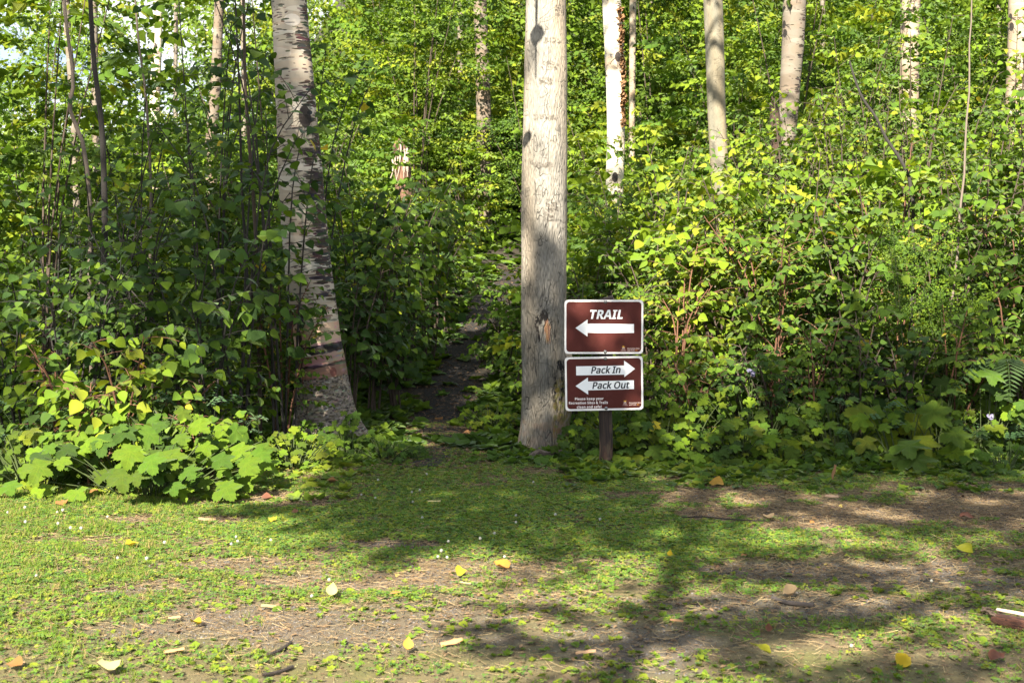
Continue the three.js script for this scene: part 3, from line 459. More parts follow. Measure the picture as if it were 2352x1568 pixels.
pole('sapling', 'second thin stem rising behind the brown upright stem', [[566, 600], [556, 460], [552, 320], [548, 180], [540, 0]], 10.1, .013, .006, darkStem, 'sapling');
pole('sapling', 'thin straight stem in front of the pale far left trunk', [[344, 640], [346, 430], [340, 300], [332, 200], [318, 100], [308, -30]], 11, .014, .008, stemMat, 'sapling');

// ---------------------------------------------------------------- trail sign
{
  const D = 9.14, px = mpp(D);
  const p0 = onGround(1391, 1075), root = group('trail_sign', V(atZ(1391, 1060, D + .06).x, height(p0.x, -D), -D - .06), 'two brown trail panels with white arrows on a short wooden post', 'sign');
  const L = (x, y, dz = 0) => atZ(x, y, D - dz).sub(root.position);
  { // round post, dark stained, worn pale at the foot
    const [c, g] = ccanvas(256, 512), R = rng(14); g.fillStyle = '#2f251f'; g.fillRect(0, 0, 256, 512);
    for (let i = 0; i < 900; i++) { const v = R(); g.strokeStyle = v < .6 ? `rgba(28,18,15,${.2 + .4 * R()})` : `rgba(120,88,70,${.1 + .25 * R()})`; g.lineWidth = .7 + R() * 2; const x = R() * 256, y = R() * 512; g.beginPath(); g.moveTo(x, y); g.lineTo(x + (R() - .5) * 5, y + 20 + R() * 90); g.stroke(); }
    for (let i = 0; i < 120; i++) { const y = 512 - Math.abs(R() + R() - 1) * 190; g.fillStyle = `rgba(${130 + R() * 40},${100 + R() * 30},${72 + R() * 20},.16)`; g.beginPath(); g.ellipse(R() * 256, y, 5 + R() * 14, 8 + R() * 26, 0, 0, 7); g.fill(); }
    const topY = L(1391, 683).y, rings = [{ p: V(0, -.2, 0), r: .05 }, { p: V(0, .02, 0), r: .049 }]; for (let i = 1; i <= 14; i++) rings.push({ p: V(.004 * Math.sin(i), .02 + (topY - .03) * i / 14, 0), r: .0475 }); rings.push({ p: V(0, topY, 0), r: .04 }, { p: V(0, topY + .002, 0), r: .001 });
    part('post', tubeRings(rings, 20, .03, 2), new THREE.MeshStandardMaterial({ map: ctex(c), bumpMap: ctex(c, false), bumpScale: .004, roughness: .9 }), root);
  }
  function panel(x0, y0, x1, y1, tilt, draw, seed) {
    const w = (x1 - x0) * px, h = (y1 - y0) * px, r = .028, CW = 1440, CH = Math.round(CW * h / w), k = CW / (x1 - x0);
    const rrect = (s, w, h, r) => { s.moveTo(-w / 2 + r, -h / 2); s.lineTo(w / 2 - r, -h / 2); s.quadraticCurveTo(w / 2, -h / 2, w / 2, -h / 2 + r); s.lineTo(w / 2, h / 2 - r); s.quadraticCurveTo(w / 2, h / 2, w / 2 - r, h / 2); s.lineTo(-w / 2 + r, h / 2); s.quadraticCurveTo(-w / 2, h / 2, -w / 2, h / 2 - r); s.lineTo(-w / 2, -h / 2 + r); s.quadraticCurveTo(-w / 2, -h / 2, -w / 2 + r, -h / 2); return s; };
    const [c, g] = ccanvas(CW, CH), R = rng(seed);
    g.fillStyle = '#e9e4de'; g.fillRect(0, 0, CW, CH); g.fillStyle = '#4e221c'; g.beginPath(); g.roundRect(4.2 * k, 4.2 * k, CW - 8.4 * k, CH - 8.4 * k, 8 * k); g.fill();
    draw(g, k, R);
    // surface wear: crease down the post line, scuffs, faint dust
    g.lineCap = 'round'; for (let i = 0; i < 18; i++) { g.strokeStyle = `rgba(215,190,180,${.05 + .14 * R()})`; g.lineWidth = .5 + R() * 2.6; const x = (95 + (R() - .5) * 8) * k, y = R() * CH; g.beginPath(); g.moveTo(x, y); g.lineTo(x + (R() - .6) * 3 * k, y + (3 + R() * 14) * k); g.stroke(); }
    for (let i = 0; i < 60; i++) { g.fillStyle = `rgba(230,205,190,${.006 + .014 * R()})`; g.beginPath(); g.ellipse(R() * CW, R() * CH, 20 + R() * 120, 10 + R() * 60, R() * 3, 0, 7); g.fill(); }
    for (let i = 0; i < 110; i++) { g.fillStyle = `rgba(${40 + R() * 190},${30 + R() * 170},${25 + R() * 160},${.08 + .2 * R()})`; g.beginPath(); g.ellipse(R() * CW, R() * CH, .8 + R() * 2.4, .8 + R() * 2.4, 0, 0, 7); g.fill(); }
    const face = new THREE.ShapeGeometry(rrect(new THREE.Shape(), w, h, r), 10), ua = face.attributes.uv, pa = face.attributes.position; for (let i = 0; i < ua.count; i++) ua.setXY(i, pa.getX(i) / w + .5, pa.getY(i) / h + .5);
    const back = new THREE.ExtrudeGeometry(rrect(new THREE.Shape(), w, h, r), { depth: .003, bevelEnabled: true, bevelSize: .0022, bevelThickness: .0008, bevelSegments: 2, curveSegments: 10 });
    const t = ctex(c); t.wrapS = t.wrapT = THREE.ClampToEdgeWrapping;
    const p = part('sign_panel', back, new THREE.MeshStandardMaterial({ color: col(.28, .26, .25), roughness: .55, metalness: .5 }), root);
    p.position.copy(L((x0 + x1) / 2, (y0 + y1) / 2, 0)); p.rotation.z = tilt; p.rotation.x = -.02;
    const f = part('sign_face', face, new THREE.MeshPhysicalMaterial({ map: t, roughness: .6, specularIntensity: .35 }), p); f.position.z = .0055;
    for (const y of [h / 2 - .014, -h / 2 + .014]) { const b = new THREE.LatheGeometry([new THREE.Vector2(0, .007), new THREE.Vector2(.005, .006), new THREE.Vector2(.008, .003), new THREE.Vector2(.0085, 0), new THREE.Vector2(.012, 0), new THREE.Vector2(.012, -.002)], 12); b.rotateX(Math.PI / 2); const m = part('bolt', b, new THREE.MeshStandardMaterial({ color: col(.22, .21, .2), roughness: .45, metalness: .8 }), p); m.position.set((94 - (x1 - x0) / 2) * px, y, .0075); }
    return p;
  }
  const italic = (g, text, x, y, size, weight, fill, sx = 1, align = 'center', skew = -.2) => { g.save(); g.translate(x, y); g.transform(sx, 0, skew, 1, 0, 0); g.font = `${weight} ${size}px sans-serif`; g.fillStyle = fill; g.textAlign = align; g.textBaseline = 'alphabetic'; g.fillText(text, 0, 0); g.strokeStyle = fill; g.lineWidth = size * (weight === 'bold' ? .02 : .055); g.strokeText(text, 0, 0); g.restore(); };
  const poly = (g, k, pts, s) => { g.fillStyle = s; g.beginPath(); pts.forEach(([x, y], i) => (i ? g.lineTo(x * k, y * k) : g.moveTo(x * k, y * k))); g.closePath(); g.fill(); };
  const mark = (g, k, x, y) => { // small emblem: rising sun over waves, two lines of print
    g.fillStyle = '#d9a83a'; g.beginPath(); g.arc(x * k, y * k, 2.4 * k, Math.PI, 0); g.fill(); g.strokeStyle = '#d9a83a'; g.lineWidth = .5 * k; for (let i = 0; i < 5; i++) { const a = Math.PI * (1.1 + i * .2); g.beginPath(); g.moveTo((x + Math.cos(a) * 2.8) * k, (y + Math.sin(a) * 2.8) * k); g.lineTo((x + Math.cos(a) * 4.2) * k, (y + Math.sin(a) * 4.2) * k); g.stroke(); }
    poly(g, k, [[x - 3.6, y + 2.4], [x - 2, y + .4], [x - .6, y + 1.8], [x + .8, y + .2], [x + 3.6, y + 2.4]], '#c9bcb4'); for (const q of [3.4, 4.6]) { g.fillStyle = 'rgba(200,185,178,.7)'; g.fillRect((x - 3.6) * k, (y + q) * k, 7.2 * k, .6 * k); }
    g.font = `${2.6 * k}px sans-serif`; g.fillStyle = '#c9b4ac'; g.textAlign = 'center'; g.fillText('BRITISH', x * k, (y + 7) * k); g.fillText('COLUMBIA', x * k, (y + 9.2) * k);
    g.font = `bold ${4.3 * k}px sans-serif`; g.fillStyle = '#d8c3b8'; g.textAlign = 'left'; g.fillText('Recreation Sites', (x + 9) * k, (y + 4.2) * k, 28 * k); g.fillText('and Trails', (x + 9) * k, (y + 8.6) * k, 17 * k); g.fillStyle = '#c98a3a'; g.fillText('BC', (x + 27.4) * k, (y + 8.6) * k, 6 * k);
  };
  const WHT = '#f2f1ee';
  panel(1296.5, 688.5, 1477.5, 812.5, 0, (g, k) => {
    italic(g, 'TRAIL', 94.5 * k, 43.5 * k, 28.5 * k, 'bold', WHT, 1.0); g.save(); g.restore();
    poly(g, k, [[25, 64.5], [53, 45], [53, 54.5], [160, 55.5], [160, 76], [53, 75.5], [53, 84.5]], WHT); mark(g, k, 136, 109);
  }, 41);
  panel(1297.5, 818.5, 1477.5, 942.5, .018, (g, k) => {
    poly(g, k, [[26, 21], [137, 21], [137, 9.5], [162, 29], [137, 48], [137, 42], [26, 42]], WHT); italic(g, 'Pack In', 93.5 * k, 38 * k, 21 * k, 'normal', '#2c2b2e', 1.02);
    poly(g, k, [[24, 66.5], [53, 47], [53, 56.5], [159, 55.5], [159, 76], [53, 77], [53, 87]], WHT); italic(g, 'Pack Out', 104 * k, 73.5 * k, 21 * k, 'normal', '#2c2b2e', 1.02);
    g.font = `bold ${8.6 * k}px sans-serif`; g.fillStyle = '#eee4de'; g.textAlign = 'center'; g.fillText('Please keep your', 55 * k, 99.5 * k, 67 * k); g.fillText('Recreation Sites & Trails', 53 * k, 108.8 * k, 91 * k); g.fillText('clean and safe!', 55 * k, 118.4 * k, 58 * k); mark(g, k, 138, 105);
  }, 42);
}
// ---------------------------------------------------------------- near thickets
const tier = (d) => (d < 13 ? 'close behind the front thicket' : d < 15 ? 'a little up the slope' : d < 18 ? 'midway up the slope' : d < 22 ? 'high on the slope' : 'far up the slope');
{
  const GR = 'shrubs of the thicket right of the sign', GL = 'shrubs of the shaded thicket on the left', GT = 'shrubs along the left edge of the trail';
  const S = (lab, grp, x, d, h, o) => shrub(o.name ?? 'leafy_shrub', lab, { x, z: -d, h, group: grp, stems: 6, twigs: 12, spread: .7, ...o });
  // right: [frame x, distance, height, leaf, palette]
  const RT = [[1560, 10.3, 1.75, .095, 'bright'], [1660, 10.9, 2.15, .1, 'bright'], [1500, 11.3, 1.7, .09, 'mid'], [1770, 10.6, 1.75, .09, 'mid'], [1860, 11.2, 2.1, .095, 'mid'], [1960, 10.5, 1.75, .1, 'mid'], [2060, 11.3, 2.2, .09, 'mid'], [2160, 10.6, 1.8, .1, 'mid'], [2270, 10.8, 2.3, .1, 'mid'], [2350, 10.3, 1.9, .1, 'mid'], [1420, 10.9, 1.25, .085, 'mid'],
    [1500, 9.7, .75, .07, 'mid'], [1590, 9.75, .95, .075, 'mid'], [1680, 9.85, 1.1, .08, 'mid'], [1770, 9.7, .9, .075, 'deep'], [1870, 9.75, 1.05, .08, 'mid'], [1980, 9.8, 1.1, .08, 'mid'], [2090, 9.9, 1.15, .085, 'deep'], [2190, 9.75, 1.1, .08, 'mid'], [2300, 9.7, 1.2, .09, 'mid'], [2390, 9.6, 1.1, .09, 'mid']];
  const LW = ['oval-leaved ', 'broad-leaved ', 'narrow-leaved ', 'small-leaved '];
  RT.forEach(([px, d, h, lf, pal], i) => S((i < 11 ? (h > 2 ? 'tall ' : 'bushy ') + LW[i % 4] + (pal === 'bright' ? 'yellow-green' : 'green') + ' shrub in the right thicket ' : 'low ' + LW[i % 4] + (pal === 'deep' ? 'dark green' : 'green') + ' shrub at the right thicket foot ') + where(px), i < 11 ? GR : 'low shrubs along the foot of the right thicket', (px - 1176) / F * d, d, h, { seed: 300 + i, leaf: lf * [.8, .95, .62, .74][i % 4] , geos: [leafA, [leafA[1], leafA[3]], [leafL[0], leafA[0]], leafA][i % 4], pal: PAL[pal], stems: i < 11 ? 8 : 6, twigs: i < 11 ? 13 : 9, twig: i < 11 ? .44 : .3, spread: i < 11 ? .62 : .42, gap: (i < 11 ? .055 : .045) * [.9, 1, .7, .8][i % 4], from: i < 11 ? .15 : .2, lean: [0, .25], stemMat: i % 3 ? twigMat : redStem }));
  [[1745, 12.6, 2.75, 'bright'], [1830, 13.2, 3.15, 'mid'], [1925, 12.4, 3.0, 'bright'], [2010, 13, 3.5, 'mid'], [2095, 12.7, 3.3, 'bright'], [2190, 12.2, 3.2, 'mid'], [2260, 13, 3.6, 'bright'], [2345, 12.4, 3.3, 'mid'], [1545, 12.8, 2.7, 'mid'], [1490, 12.2, 2.3, 'bright'], [1650, 12.8, 2.6, 'bright'], [1822, 12.6, 3.45, 'bright'], [2092, 13.6, 3.9, 'mid'], [2338, 13.6, 3.95, 'bright'], [1415, 12.9, 2.3, 'mid'], [1960, 13.6, 3.7, 'bright'], [1735, 13.4, 3.2, 'mid']].forEach(([px, d, h, pal], i) => S((i > 9 ? 'leafy ' : '') + (h > 3 ? 'very tall ' : 'tall ') + (pal === 'bright' ? 'yellow-green' : 'green') + ' shrub standing behind the front row ' + where(px), 'tall shrubs behind the right thicket', (px - 1176) / F * d, d, h - height((px - 1176) / F * d, -d), { seed: 500 + i, leaf: [.06, .078, .07][i % 3], pal: PAL[pal], stems: 5, twigs: 14, twig: .42, spread: .5, gap: .062, from: .3, lean: [0, .15] }));
  // left: tall shaded alders whose boughs hang in front of the birch
  const LT = [[40, 9.5, 1.75, .1, 10], [170, 9.1, 1.55, .1, 10], [320, 9.3, 1.9, .11, 11], [450, 9.0, 1.9, .115, 10], [555, 9.4, 3.0, .11, 11], [640, 9.65, 3.9, .11, 10], [120, 10.8, 2.4, .085, 10], [300, 11.0, 3.0, .09, 9], [480, 10.6, 3.8, .1, 10], [230, 10.0, 2.2, .1, 9], [700, 11.2, 3.3, .09, 9]];
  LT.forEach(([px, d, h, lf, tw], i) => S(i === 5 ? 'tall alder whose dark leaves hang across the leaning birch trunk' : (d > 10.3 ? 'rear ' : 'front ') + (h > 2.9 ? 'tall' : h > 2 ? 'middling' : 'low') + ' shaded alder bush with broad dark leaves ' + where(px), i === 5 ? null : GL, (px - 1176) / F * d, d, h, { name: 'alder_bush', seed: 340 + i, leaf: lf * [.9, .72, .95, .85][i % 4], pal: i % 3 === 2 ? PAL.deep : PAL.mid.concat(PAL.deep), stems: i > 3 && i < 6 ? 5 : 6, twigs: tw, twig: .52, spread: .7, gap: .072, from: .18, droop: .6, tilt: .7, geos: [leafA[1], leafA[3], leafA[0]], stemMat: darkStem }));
  // rose-like bush just left of the birch, fine yellowish leaves
  S('fine-leaved rose bush pressed against the left side of the birch', null, (640 - 1176) / F * 9.75, 9.75, 1.45, { name: 'rose_bush', seed: 360, leaf: .045, pal: PAL.mid, stems: 6, twigs: 18, twig: .26, gap: .028, spread: .36, stemMat: redStem, yellow: .03 });
  // shaded bushes lining the trail
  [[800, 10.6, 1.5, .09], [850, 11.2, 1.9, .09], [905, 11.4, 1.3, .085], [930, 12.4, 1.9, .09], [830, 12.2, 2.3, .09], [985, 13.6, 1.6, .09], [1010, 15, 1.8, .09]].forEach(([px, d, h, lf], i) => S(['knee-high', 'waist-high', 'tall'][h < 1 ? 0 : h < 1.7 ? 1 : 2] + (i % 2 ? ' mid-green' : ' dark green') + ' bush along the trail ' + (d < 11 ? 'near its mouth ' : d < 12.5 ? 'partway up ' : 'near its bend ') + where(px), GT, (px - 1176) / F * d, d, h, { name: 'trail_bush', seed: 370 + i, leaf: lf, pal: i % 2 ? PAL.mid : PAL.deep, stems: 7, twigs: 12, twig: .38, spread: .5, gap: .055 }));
  [[1160, 12.6, .5], [1150, 13.6, .6], [1195, 11.5, .45], [1180, 14.6, .7], [1330, 10.3, .7], [1350, 11.2, 1.3], [1300, 12, 1.2]].forEach(([px, d, h], i) => S((h > 1 ? 'taller' : h > .55 ? 'small' : 'tiny') + ' leafy bush on the bank ' + (d < 12 ? 'low ' : d < 14 ? 'halfway ' : 'high ') + where(px), 'small bushes on the bank behind the poplar', (px - 1176) / F * d, d, h, { name: 'bank_bush', seed: 390 + i, leaf: .075, pal: PAL.mid, stems: 5, twigs: 8, twig: .28, spread: .35, gap: .05 }));
  // sunlit young shoots in front of the left thicket
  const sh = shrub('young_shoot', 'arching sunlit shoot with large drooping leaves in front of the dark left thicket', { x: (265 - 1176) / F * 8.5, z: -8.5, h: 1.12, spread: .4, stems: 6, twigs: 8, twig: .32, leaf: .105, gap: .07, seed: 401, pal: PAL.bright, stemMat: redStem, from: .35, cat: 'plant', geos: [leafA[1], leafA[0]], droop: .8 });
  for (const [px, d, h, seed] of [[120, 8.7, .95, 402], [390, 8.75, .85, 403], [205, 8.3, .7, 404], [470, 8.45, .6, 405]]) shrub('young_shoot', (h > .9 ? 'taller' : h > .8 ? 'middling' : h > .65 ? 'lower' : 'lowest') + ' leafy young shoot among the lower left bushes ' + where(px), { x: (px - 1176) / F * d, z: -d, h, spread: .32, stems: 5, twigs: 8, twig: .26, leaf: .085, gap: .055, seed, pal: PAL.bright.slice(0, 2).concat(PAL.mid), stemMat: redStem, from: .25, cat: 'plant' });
  // big palmate leaves
  lobedPlant('thimbleberry_bush', 'low sunlit bush of large palmate bright leaves at left beside the lawn', { x: (335 - 1176) / F * 8.2, z: -8.2, h: .66, spread: .55, wide: 1.3, n: 130, leaf: .165, pal: PAL.bright.slice(0, 2).concat(PAL.mid), seed: 410 });
  lobedPlant('thimbleberry_bush', 'sunlit large-leaved clump at the lower left edge of the picture', { x: (70 - 1176) / F * 8.4, z: -8.4, h: .62, spread: .42, n: 70, leaf: .14, pal: PAL.mid.concat(PAL.bright), seed: 411 });
  lobedPlant('thimbleberry_plant', 'thimbleberry with broad pale maple-like leaves at the front of the right thicket', { x: (2085 - 1176) / F * 9.2, z: -9.2, h: .62, spread: .3, wide: 1.2, n: 20, leaf: .24, pal: PAL.bright, seed: 412 });
  lobedPlant('thimbleberry_plant', 'smaller thimbleberry with three-lobed leaves near the middle of the right thicket edge', { x: (1880 - 1176) / F * 9.3, z: -9.3, h: .3, spread: .16, n: 8, leaf: .15, pal: PAL.bright, seed: 413 });
  lobedPlant('thimbleberry_plant', 'thimbleberry with broad leaves in shade at the right edge', { x: (2270 - 1176) / F * 9.5, z: -9.5, h: .95, spread: .35, n: 24, leaf: .19, pal: PAL.mid.concat(PAL.bright.slice(0, 2)), seed: 414 });
  lobedPlant('thimbleberry_plant', 'broad-leaved plant in half shade right of the sign post', { x: (1520 - 1176) / F * 9.45, z: -9.45, h: .5, spread: .3, n: 34, leaf: .13, pal: PAL.bright, seed: 415 });
  lobedPlant('thimbleberry_plant', 'broad-leaved clump low in the middle of the right thicket edge', { x: (1700 - 1176) / F * 9.35, z: -9.35, h: .42, spread: .42, n: 48, leaf: .12, pal: PAL.bright.concat(PAL.mid), seed: 416 });
  lobedPlant('currant_bush', 'low yellow-green bush at the foot of the leaning birch', { x: (665 - 1176) / F * 9.1, z: -9.1, h: .34, spread: .3, wide: 1.25, n: 150, leaf: .075, pal: PAL.bright, seed: 417 });
  lobedPlant('currant_bush', 'tiny leafy bush beside the right foot of the leaning birch', { x: (800 - 1176) / F * 9.5, z: -9.5, h: .42, spread: .16, n: 34, leaf: .075, pal: PAL.mid, seed: 418 });
  lobedPlant('currant_bush', 'sunlit low plants between the trail and the poplar trunk', { x: (1128 - 1176) / F * 10.6, z: -10.6, h: .3, spread: .26, n: 90, leaf: .06, pal: PAL.bright, seed: 419 });
  lobedPlant('currant_bush', 'small leafy plant between the poplar foot and the sign post', { x: (1330 - 1176) / F * 9.4, z: -9.4, h: .3, spread: .16, n: 40, leaf: .08, pal: PAL.mid, seed: 420 });
  lobedPlant('currant_bush', 'shaded low plants left of the trail entrance', { x: (885 - 1176) / F * 9.4, z: -9.4, h: .22, spread: .3, n: 90, leaf: .06, pal: PAL.mid, seed: 421 });
  lobedPlant('thimbleberry_plant', 'leafy spreading plant at the foot of the thicket below the beige aspen', { x: (1610 - 1176) / F * 9.25, z: -9.25, h: .3, spread: .3, n: 40, leaf: .1, pal: PAL.bright.concat(PAL.mid), seed: 422 });
  lobedPlant('thimbleberry_plant', 'leafy spreading plant at the foot of the thicket below the knotted aspen', { x: (1800 - 1176) / F * 9.2, z: -9.2, h: .26, spread: .3, n: 38, leaf: .09, pal: PAL.bright.concat(PAL.mid), seed: 423 });
  lobedPlant('thimbleberry_plant', 'low leafy plant between the two right-hand thimbleberries', { x: (1970 - 1176) / F * 9.15, z: -9.15, h: .24, spread: .26, n: 34, leaf: .09, pal: PAL.mid, seed: 424 });
  lobedPlant('thimbleberry_plant', 'low leafy plant on the verge at the right edge of the picture', { x: (2320 - 1176) / F * 8.9, z: -8.9, h: .26, spread: .3, n: 40, leaf: .1, pal: PAL.mid, seed: 425 });
  for (const [px, d, h, seed, w] of [[1560, 9.5, .62, 471, 'near the sign post'], [1740, 9.55, .7, 472, 'below the knotted aspen'], [1930, 9.5, .6, 473, 'left of the large thimbleberry'], [2170, 9.5, .62, 474, 'right of the large thimbleberry'], [1440, 9.6, .5, 475, 'just behind the sign post']]) lobedPlant('bramble_bush', 'dense bramble with medium leaves at the thicket foot ' + w, { x: (px - 1176) / F * d, z: -d, h, spread: .42, wide: 1.1, n: 85, leaf: .095, pal: PAL.mid.concat(PAL.bright.slice(0, 3)), seed });
  lobedPlant('bramble_bush', 'small bramble partly hiding the foot of the leaning birch', { x: (735 - 1176) / F * 9.75, z: -9.75, h: .36, spread: .28, n: 55, leaf: .07, pal: PAL.mid.concat(PAL.bright.slice(0, 2)), seed: 476 });
  // blue-green vetch with leaflets in pairs
  for (const [lab, x, d, h, n, seed] of [['blue-green vetch with paired leaflets behind the left sunlit bush', 455, 8.7, .62, 26, 430], ['vetch with paired leaflets at the far left above the clump', 110, 8.8, .62, 20, 431], ['vetch sprawling along the shaded foot of the right thicket', 1975, 9.5, .45, 22, 432], ['small vetch low at the right edge of the thicket', 2330, 9.3, .35, 18, 433]]) {
    const R = rng(seed), wx = (x - 1176) / F * d, root = group('vetch_plant', V(wx, height(wx, -d), -d), lab, 'plant'), tubes = [];
    for (let i = 0; i < n; i++) { const a = R() * 6.283, q = .3 * Math.sqrt(R()), b = V(Math.cos(a) * q * .4, 0, Math.sin(a) * q * .4), e = V(Math.cos(a) * (q + .1), h * rr(R, .35, 1), Math.sin(a) * (q + .1)), m = b.clone().lerp(e, .5).add(V(0, h * .12, 0)), cv = new THREE.CatmullRomCurve3([b, m, e]); tubes.push(limb([b, m, e], .0025, .001, 3, 4));
      const ax = V(Math.cos(a) + R() - .5, .1, Math.sin(a) + R() * .8).normalize(), sd = new THREE.Vector3().crossVectors(ax, V(0, 1, 0)).normalize();
      for (let k = 0; k < 7; k++) for (const s of [-1, 1]) near.push({ owner: root, m: place(e.clone().addScaledVector(ax, (k - 4) * .022).add(V(0, -.012 * Math.abs(k - 4), 0)), sd.clone().multiplyScalar(s).addScaledVector(ax, .35), V(R() - .5, 1, .3), .04), c: pick(R, PAL.cool), geo: leafA[0], size: .04 }); }
    part('stem', mergeGeometries(tubes), greenStem, root);
  }
  { // fern at the right edge, one frond turning orange
    const R = rng(440), x = (2310 - 1176) / F * 9.7, root = group('fern', V(x, height(x, -9.7), -9.7), 'arching green fern with an orange tip at the right edge', 'fern');
    const pin = leafGeo(LANCE, .05, .1, .02);
    for (let f = 0; f < 8; f++) { const a = f / 8 * 6.283 + .3, L = .55 + R() * .2, pts = [V(0, .35, 0), V(Math.cos(a) * L * .4, .72, Math.sin(a) * L * .4 + .03), V(Math.cos(a) * L, .62 - R() * .15, Math.sin(a) * L + .05)], cv = new THREE.CatmullRomCurve3(pts), gs = [limb(pts, .004, .0015, 4, 8)]; for (let k = 2; k < 22; k++) for (const s of [-1, 1]) { const t = k / 22, p = cv.getPoint(t), tg = cv.getTangent(t), sd = new THREE.Vector3().crossVectors(tg, V(0, 1, 0)).normalize().multiplyScalar(s); const g = pin.clone(); g.applyMatrix4(place(p, sd.addScaledVector(tg, .35).add(V(0, -.2, 0)), V(0, 1, .2), .17 * Math.sin(Math.PI * (.12 + .86 * t)))); gs.push(g); } for (const q of gs) { q.deleteAttribute('uv'); } part('frond', mergeGeometries(gs), matFor(f === 1 ? col(.2, .11, .015) : pick(R, PAL.deep)), root); }
    part('stem', limb([V(0, 0, 0), V(0, .36, 0)], .012, .008, 6, 2), greenStem, root);
  }
  for (const [lab, px, d, h, seed] of [['feathery green asparagus-like plant in the upper right thicket', 2090, 10.1, 1.75, 450], ['feathery pale stalk beside the thin grey sapling', 2180, 10.0, 1.3, 451]]) { // fine feathery plumes
    const R = rng(seed), x = (px - 1176) / F * d, root = group('feathery_plant', V(x, height(x, -d), -d), lab, 'plant'), items = [], tubes = [], fine = sprig(77, 26, .026, .3);
    for (let s = 0; s < 4; s++) { const a = R() * 6.28, pts = [V(0, 0, 0), V(Math.cos(a) * .08, h * .5, Math.sin(a) * .08), V(Math.cos(a) * .2, h * rr(R, .85, 1), Math.sin(a) * .2)], cv = new THREE.CatmullRomCurve3(pts); tubes.push(limb(pts, .006, .002, 4, 6)); for (let k = 0; k < 30; k++) { const t = .45 + .55 * R(), p = cv.getPoint(t), w = R() * 6.28, dd = V(Math.cos(w), .5 + R() * .4, Math.sin(w)); items.push([place(p, dd, V(R() - .5, .5, 1), .55 + R() * .4), pick(R, PAL.mid)]); } }
    part('stem', mergeGeometries(tubes), greenStem, root); inst('foliage', fine, white, items, root).userData.kind = 'stuff';
  }
  flushNear(2600);
}
// ---------------------------------------------------------------- middle distance
{
  const R = rng(600), used = new Map();
  const P = [bushProto(1, { stems: 7, n: 34, h: 2.4, spread: .9, twig: .5, pal: PAL.bright.concat(PAL.mid) }), bushProto(2, { stems: 6, n: 36, h: 2.9, spread: 1.0, twig: .55, pal: PAL.mid.concat(PAL.bright.slice(0, 2)) }), bushProto(3, { stems: 8, n: 28, h: 2.0, spread: .9, twig: .45, pal: PAL.bright }), bushProto(4, { stems: 4, n: 70, h: 4.6, spread: .9, twig: .85, pal: PAL.mid.concat(PAL.bright), size: .95, from: .15 }), bushProto(5, { stems: 4, n: 76, h: 5.2, spread: 1.0, twig: .9, pal: PAL.bright.concat(PAL.mid), fine: true, size: 1.1, from: .12 }), bushProto(6, { stems: 5, n: 60, h: 3.6, spread: 1.1, twig: .7, pal: PAL.mid, fine: true, from: .12 })];
  const kinds = ['understory_shrub', 'understory_shrub', 'understory_shrub', 'young_birch', 'young_birch', 'understory_shrub'];
  const rows = [[12.2, 14], [13.6, 15], [15.2, 15], [17, 18], [19.2, 20], [21.6, 20], [24, 20], [27, 20]];
  for (const [d0, n] of rows) for (let i = 0; i < n; i++) {
    const lat = lerp(-.46, .46, (i + .2 + .6 * R()) / n), d = d0 + (R() - .5) * 1.2, x = lat * d, px = 1176 + lat * F;
    if (pathDist(x, -d) < .75) continue;
    const left = px < 640; if (left && d > 15 && R() < .3) continue;
    let cap = 1e9; for (const [tx, hw, td, py] of [[1411, 75, 16.5, 420], [1645, 75, 15.2, 400], [1822, 70, 17.5, 200], [2090, 60, 18.5, 130], [2340, 60, 17, 100], [1108, 50, 23, 330], [915, 80, 19, 440], [1453, 40, 22, 280], [490, 50, 15.5, 300], [355, 14, 24, 330]]) if (Math.abs(px - tx) < hw + 900 / d && d < td + .5) cap = Math.min(cap, (1.6 + (552 - py) / F * d - height(x, -d)));
    let k = R() < .5 ? Math.floor(R() * 3) : 3 + Math.floor(R() * 3); if (d < 14 && !left) k = Math.floor(R() * 3); if (left && d < 16) k = R() < .6 ? 5 : 3;
    const hk = [2.4, 2.9, 2.0, 4.6, 5.2, 3.6]; if (cap < 1.6 && k > 2) k = Math.floor(R() * 3);
    const sc0 = rr(R, .8, 1.15) * (d > 17 ? 1.1 : 1) * (left && d > 16 ? (d > 20 ? .7 : 1.05) : 1), sc = Math.min(sc0, cap / hk[k]); if (sc < .3) continue;
    const young = k === 3 || k === 4, side = left ? 'left of the leaning birch' : px < 1240 ? 'between the two big trunks' : 'behind the right thicket';
    const body_ =  (k === 0 || k === 2 || k === 4 ? 'yellow-green ' : 'green ') + (young ? 'young birch ' : 'understory shrub ') + tier(d) + ' ' + where(px);
    let lab = (sc > 1 ? 'big ' : sc > .7 ? '' : 'small ') + body_; if (used.has(lab)) lab = (sc < used.get(lab) ? 'shorter ' : 'taller ') + body_; used.set(lab, sc);
    putBush(P[k], kinds[k], lab, (young ? 'young birches ' : 'understory shrubs ') + side, x, -d, sc, R() * 6.28, young ? 'young tree' : 'shrub');
  }
}
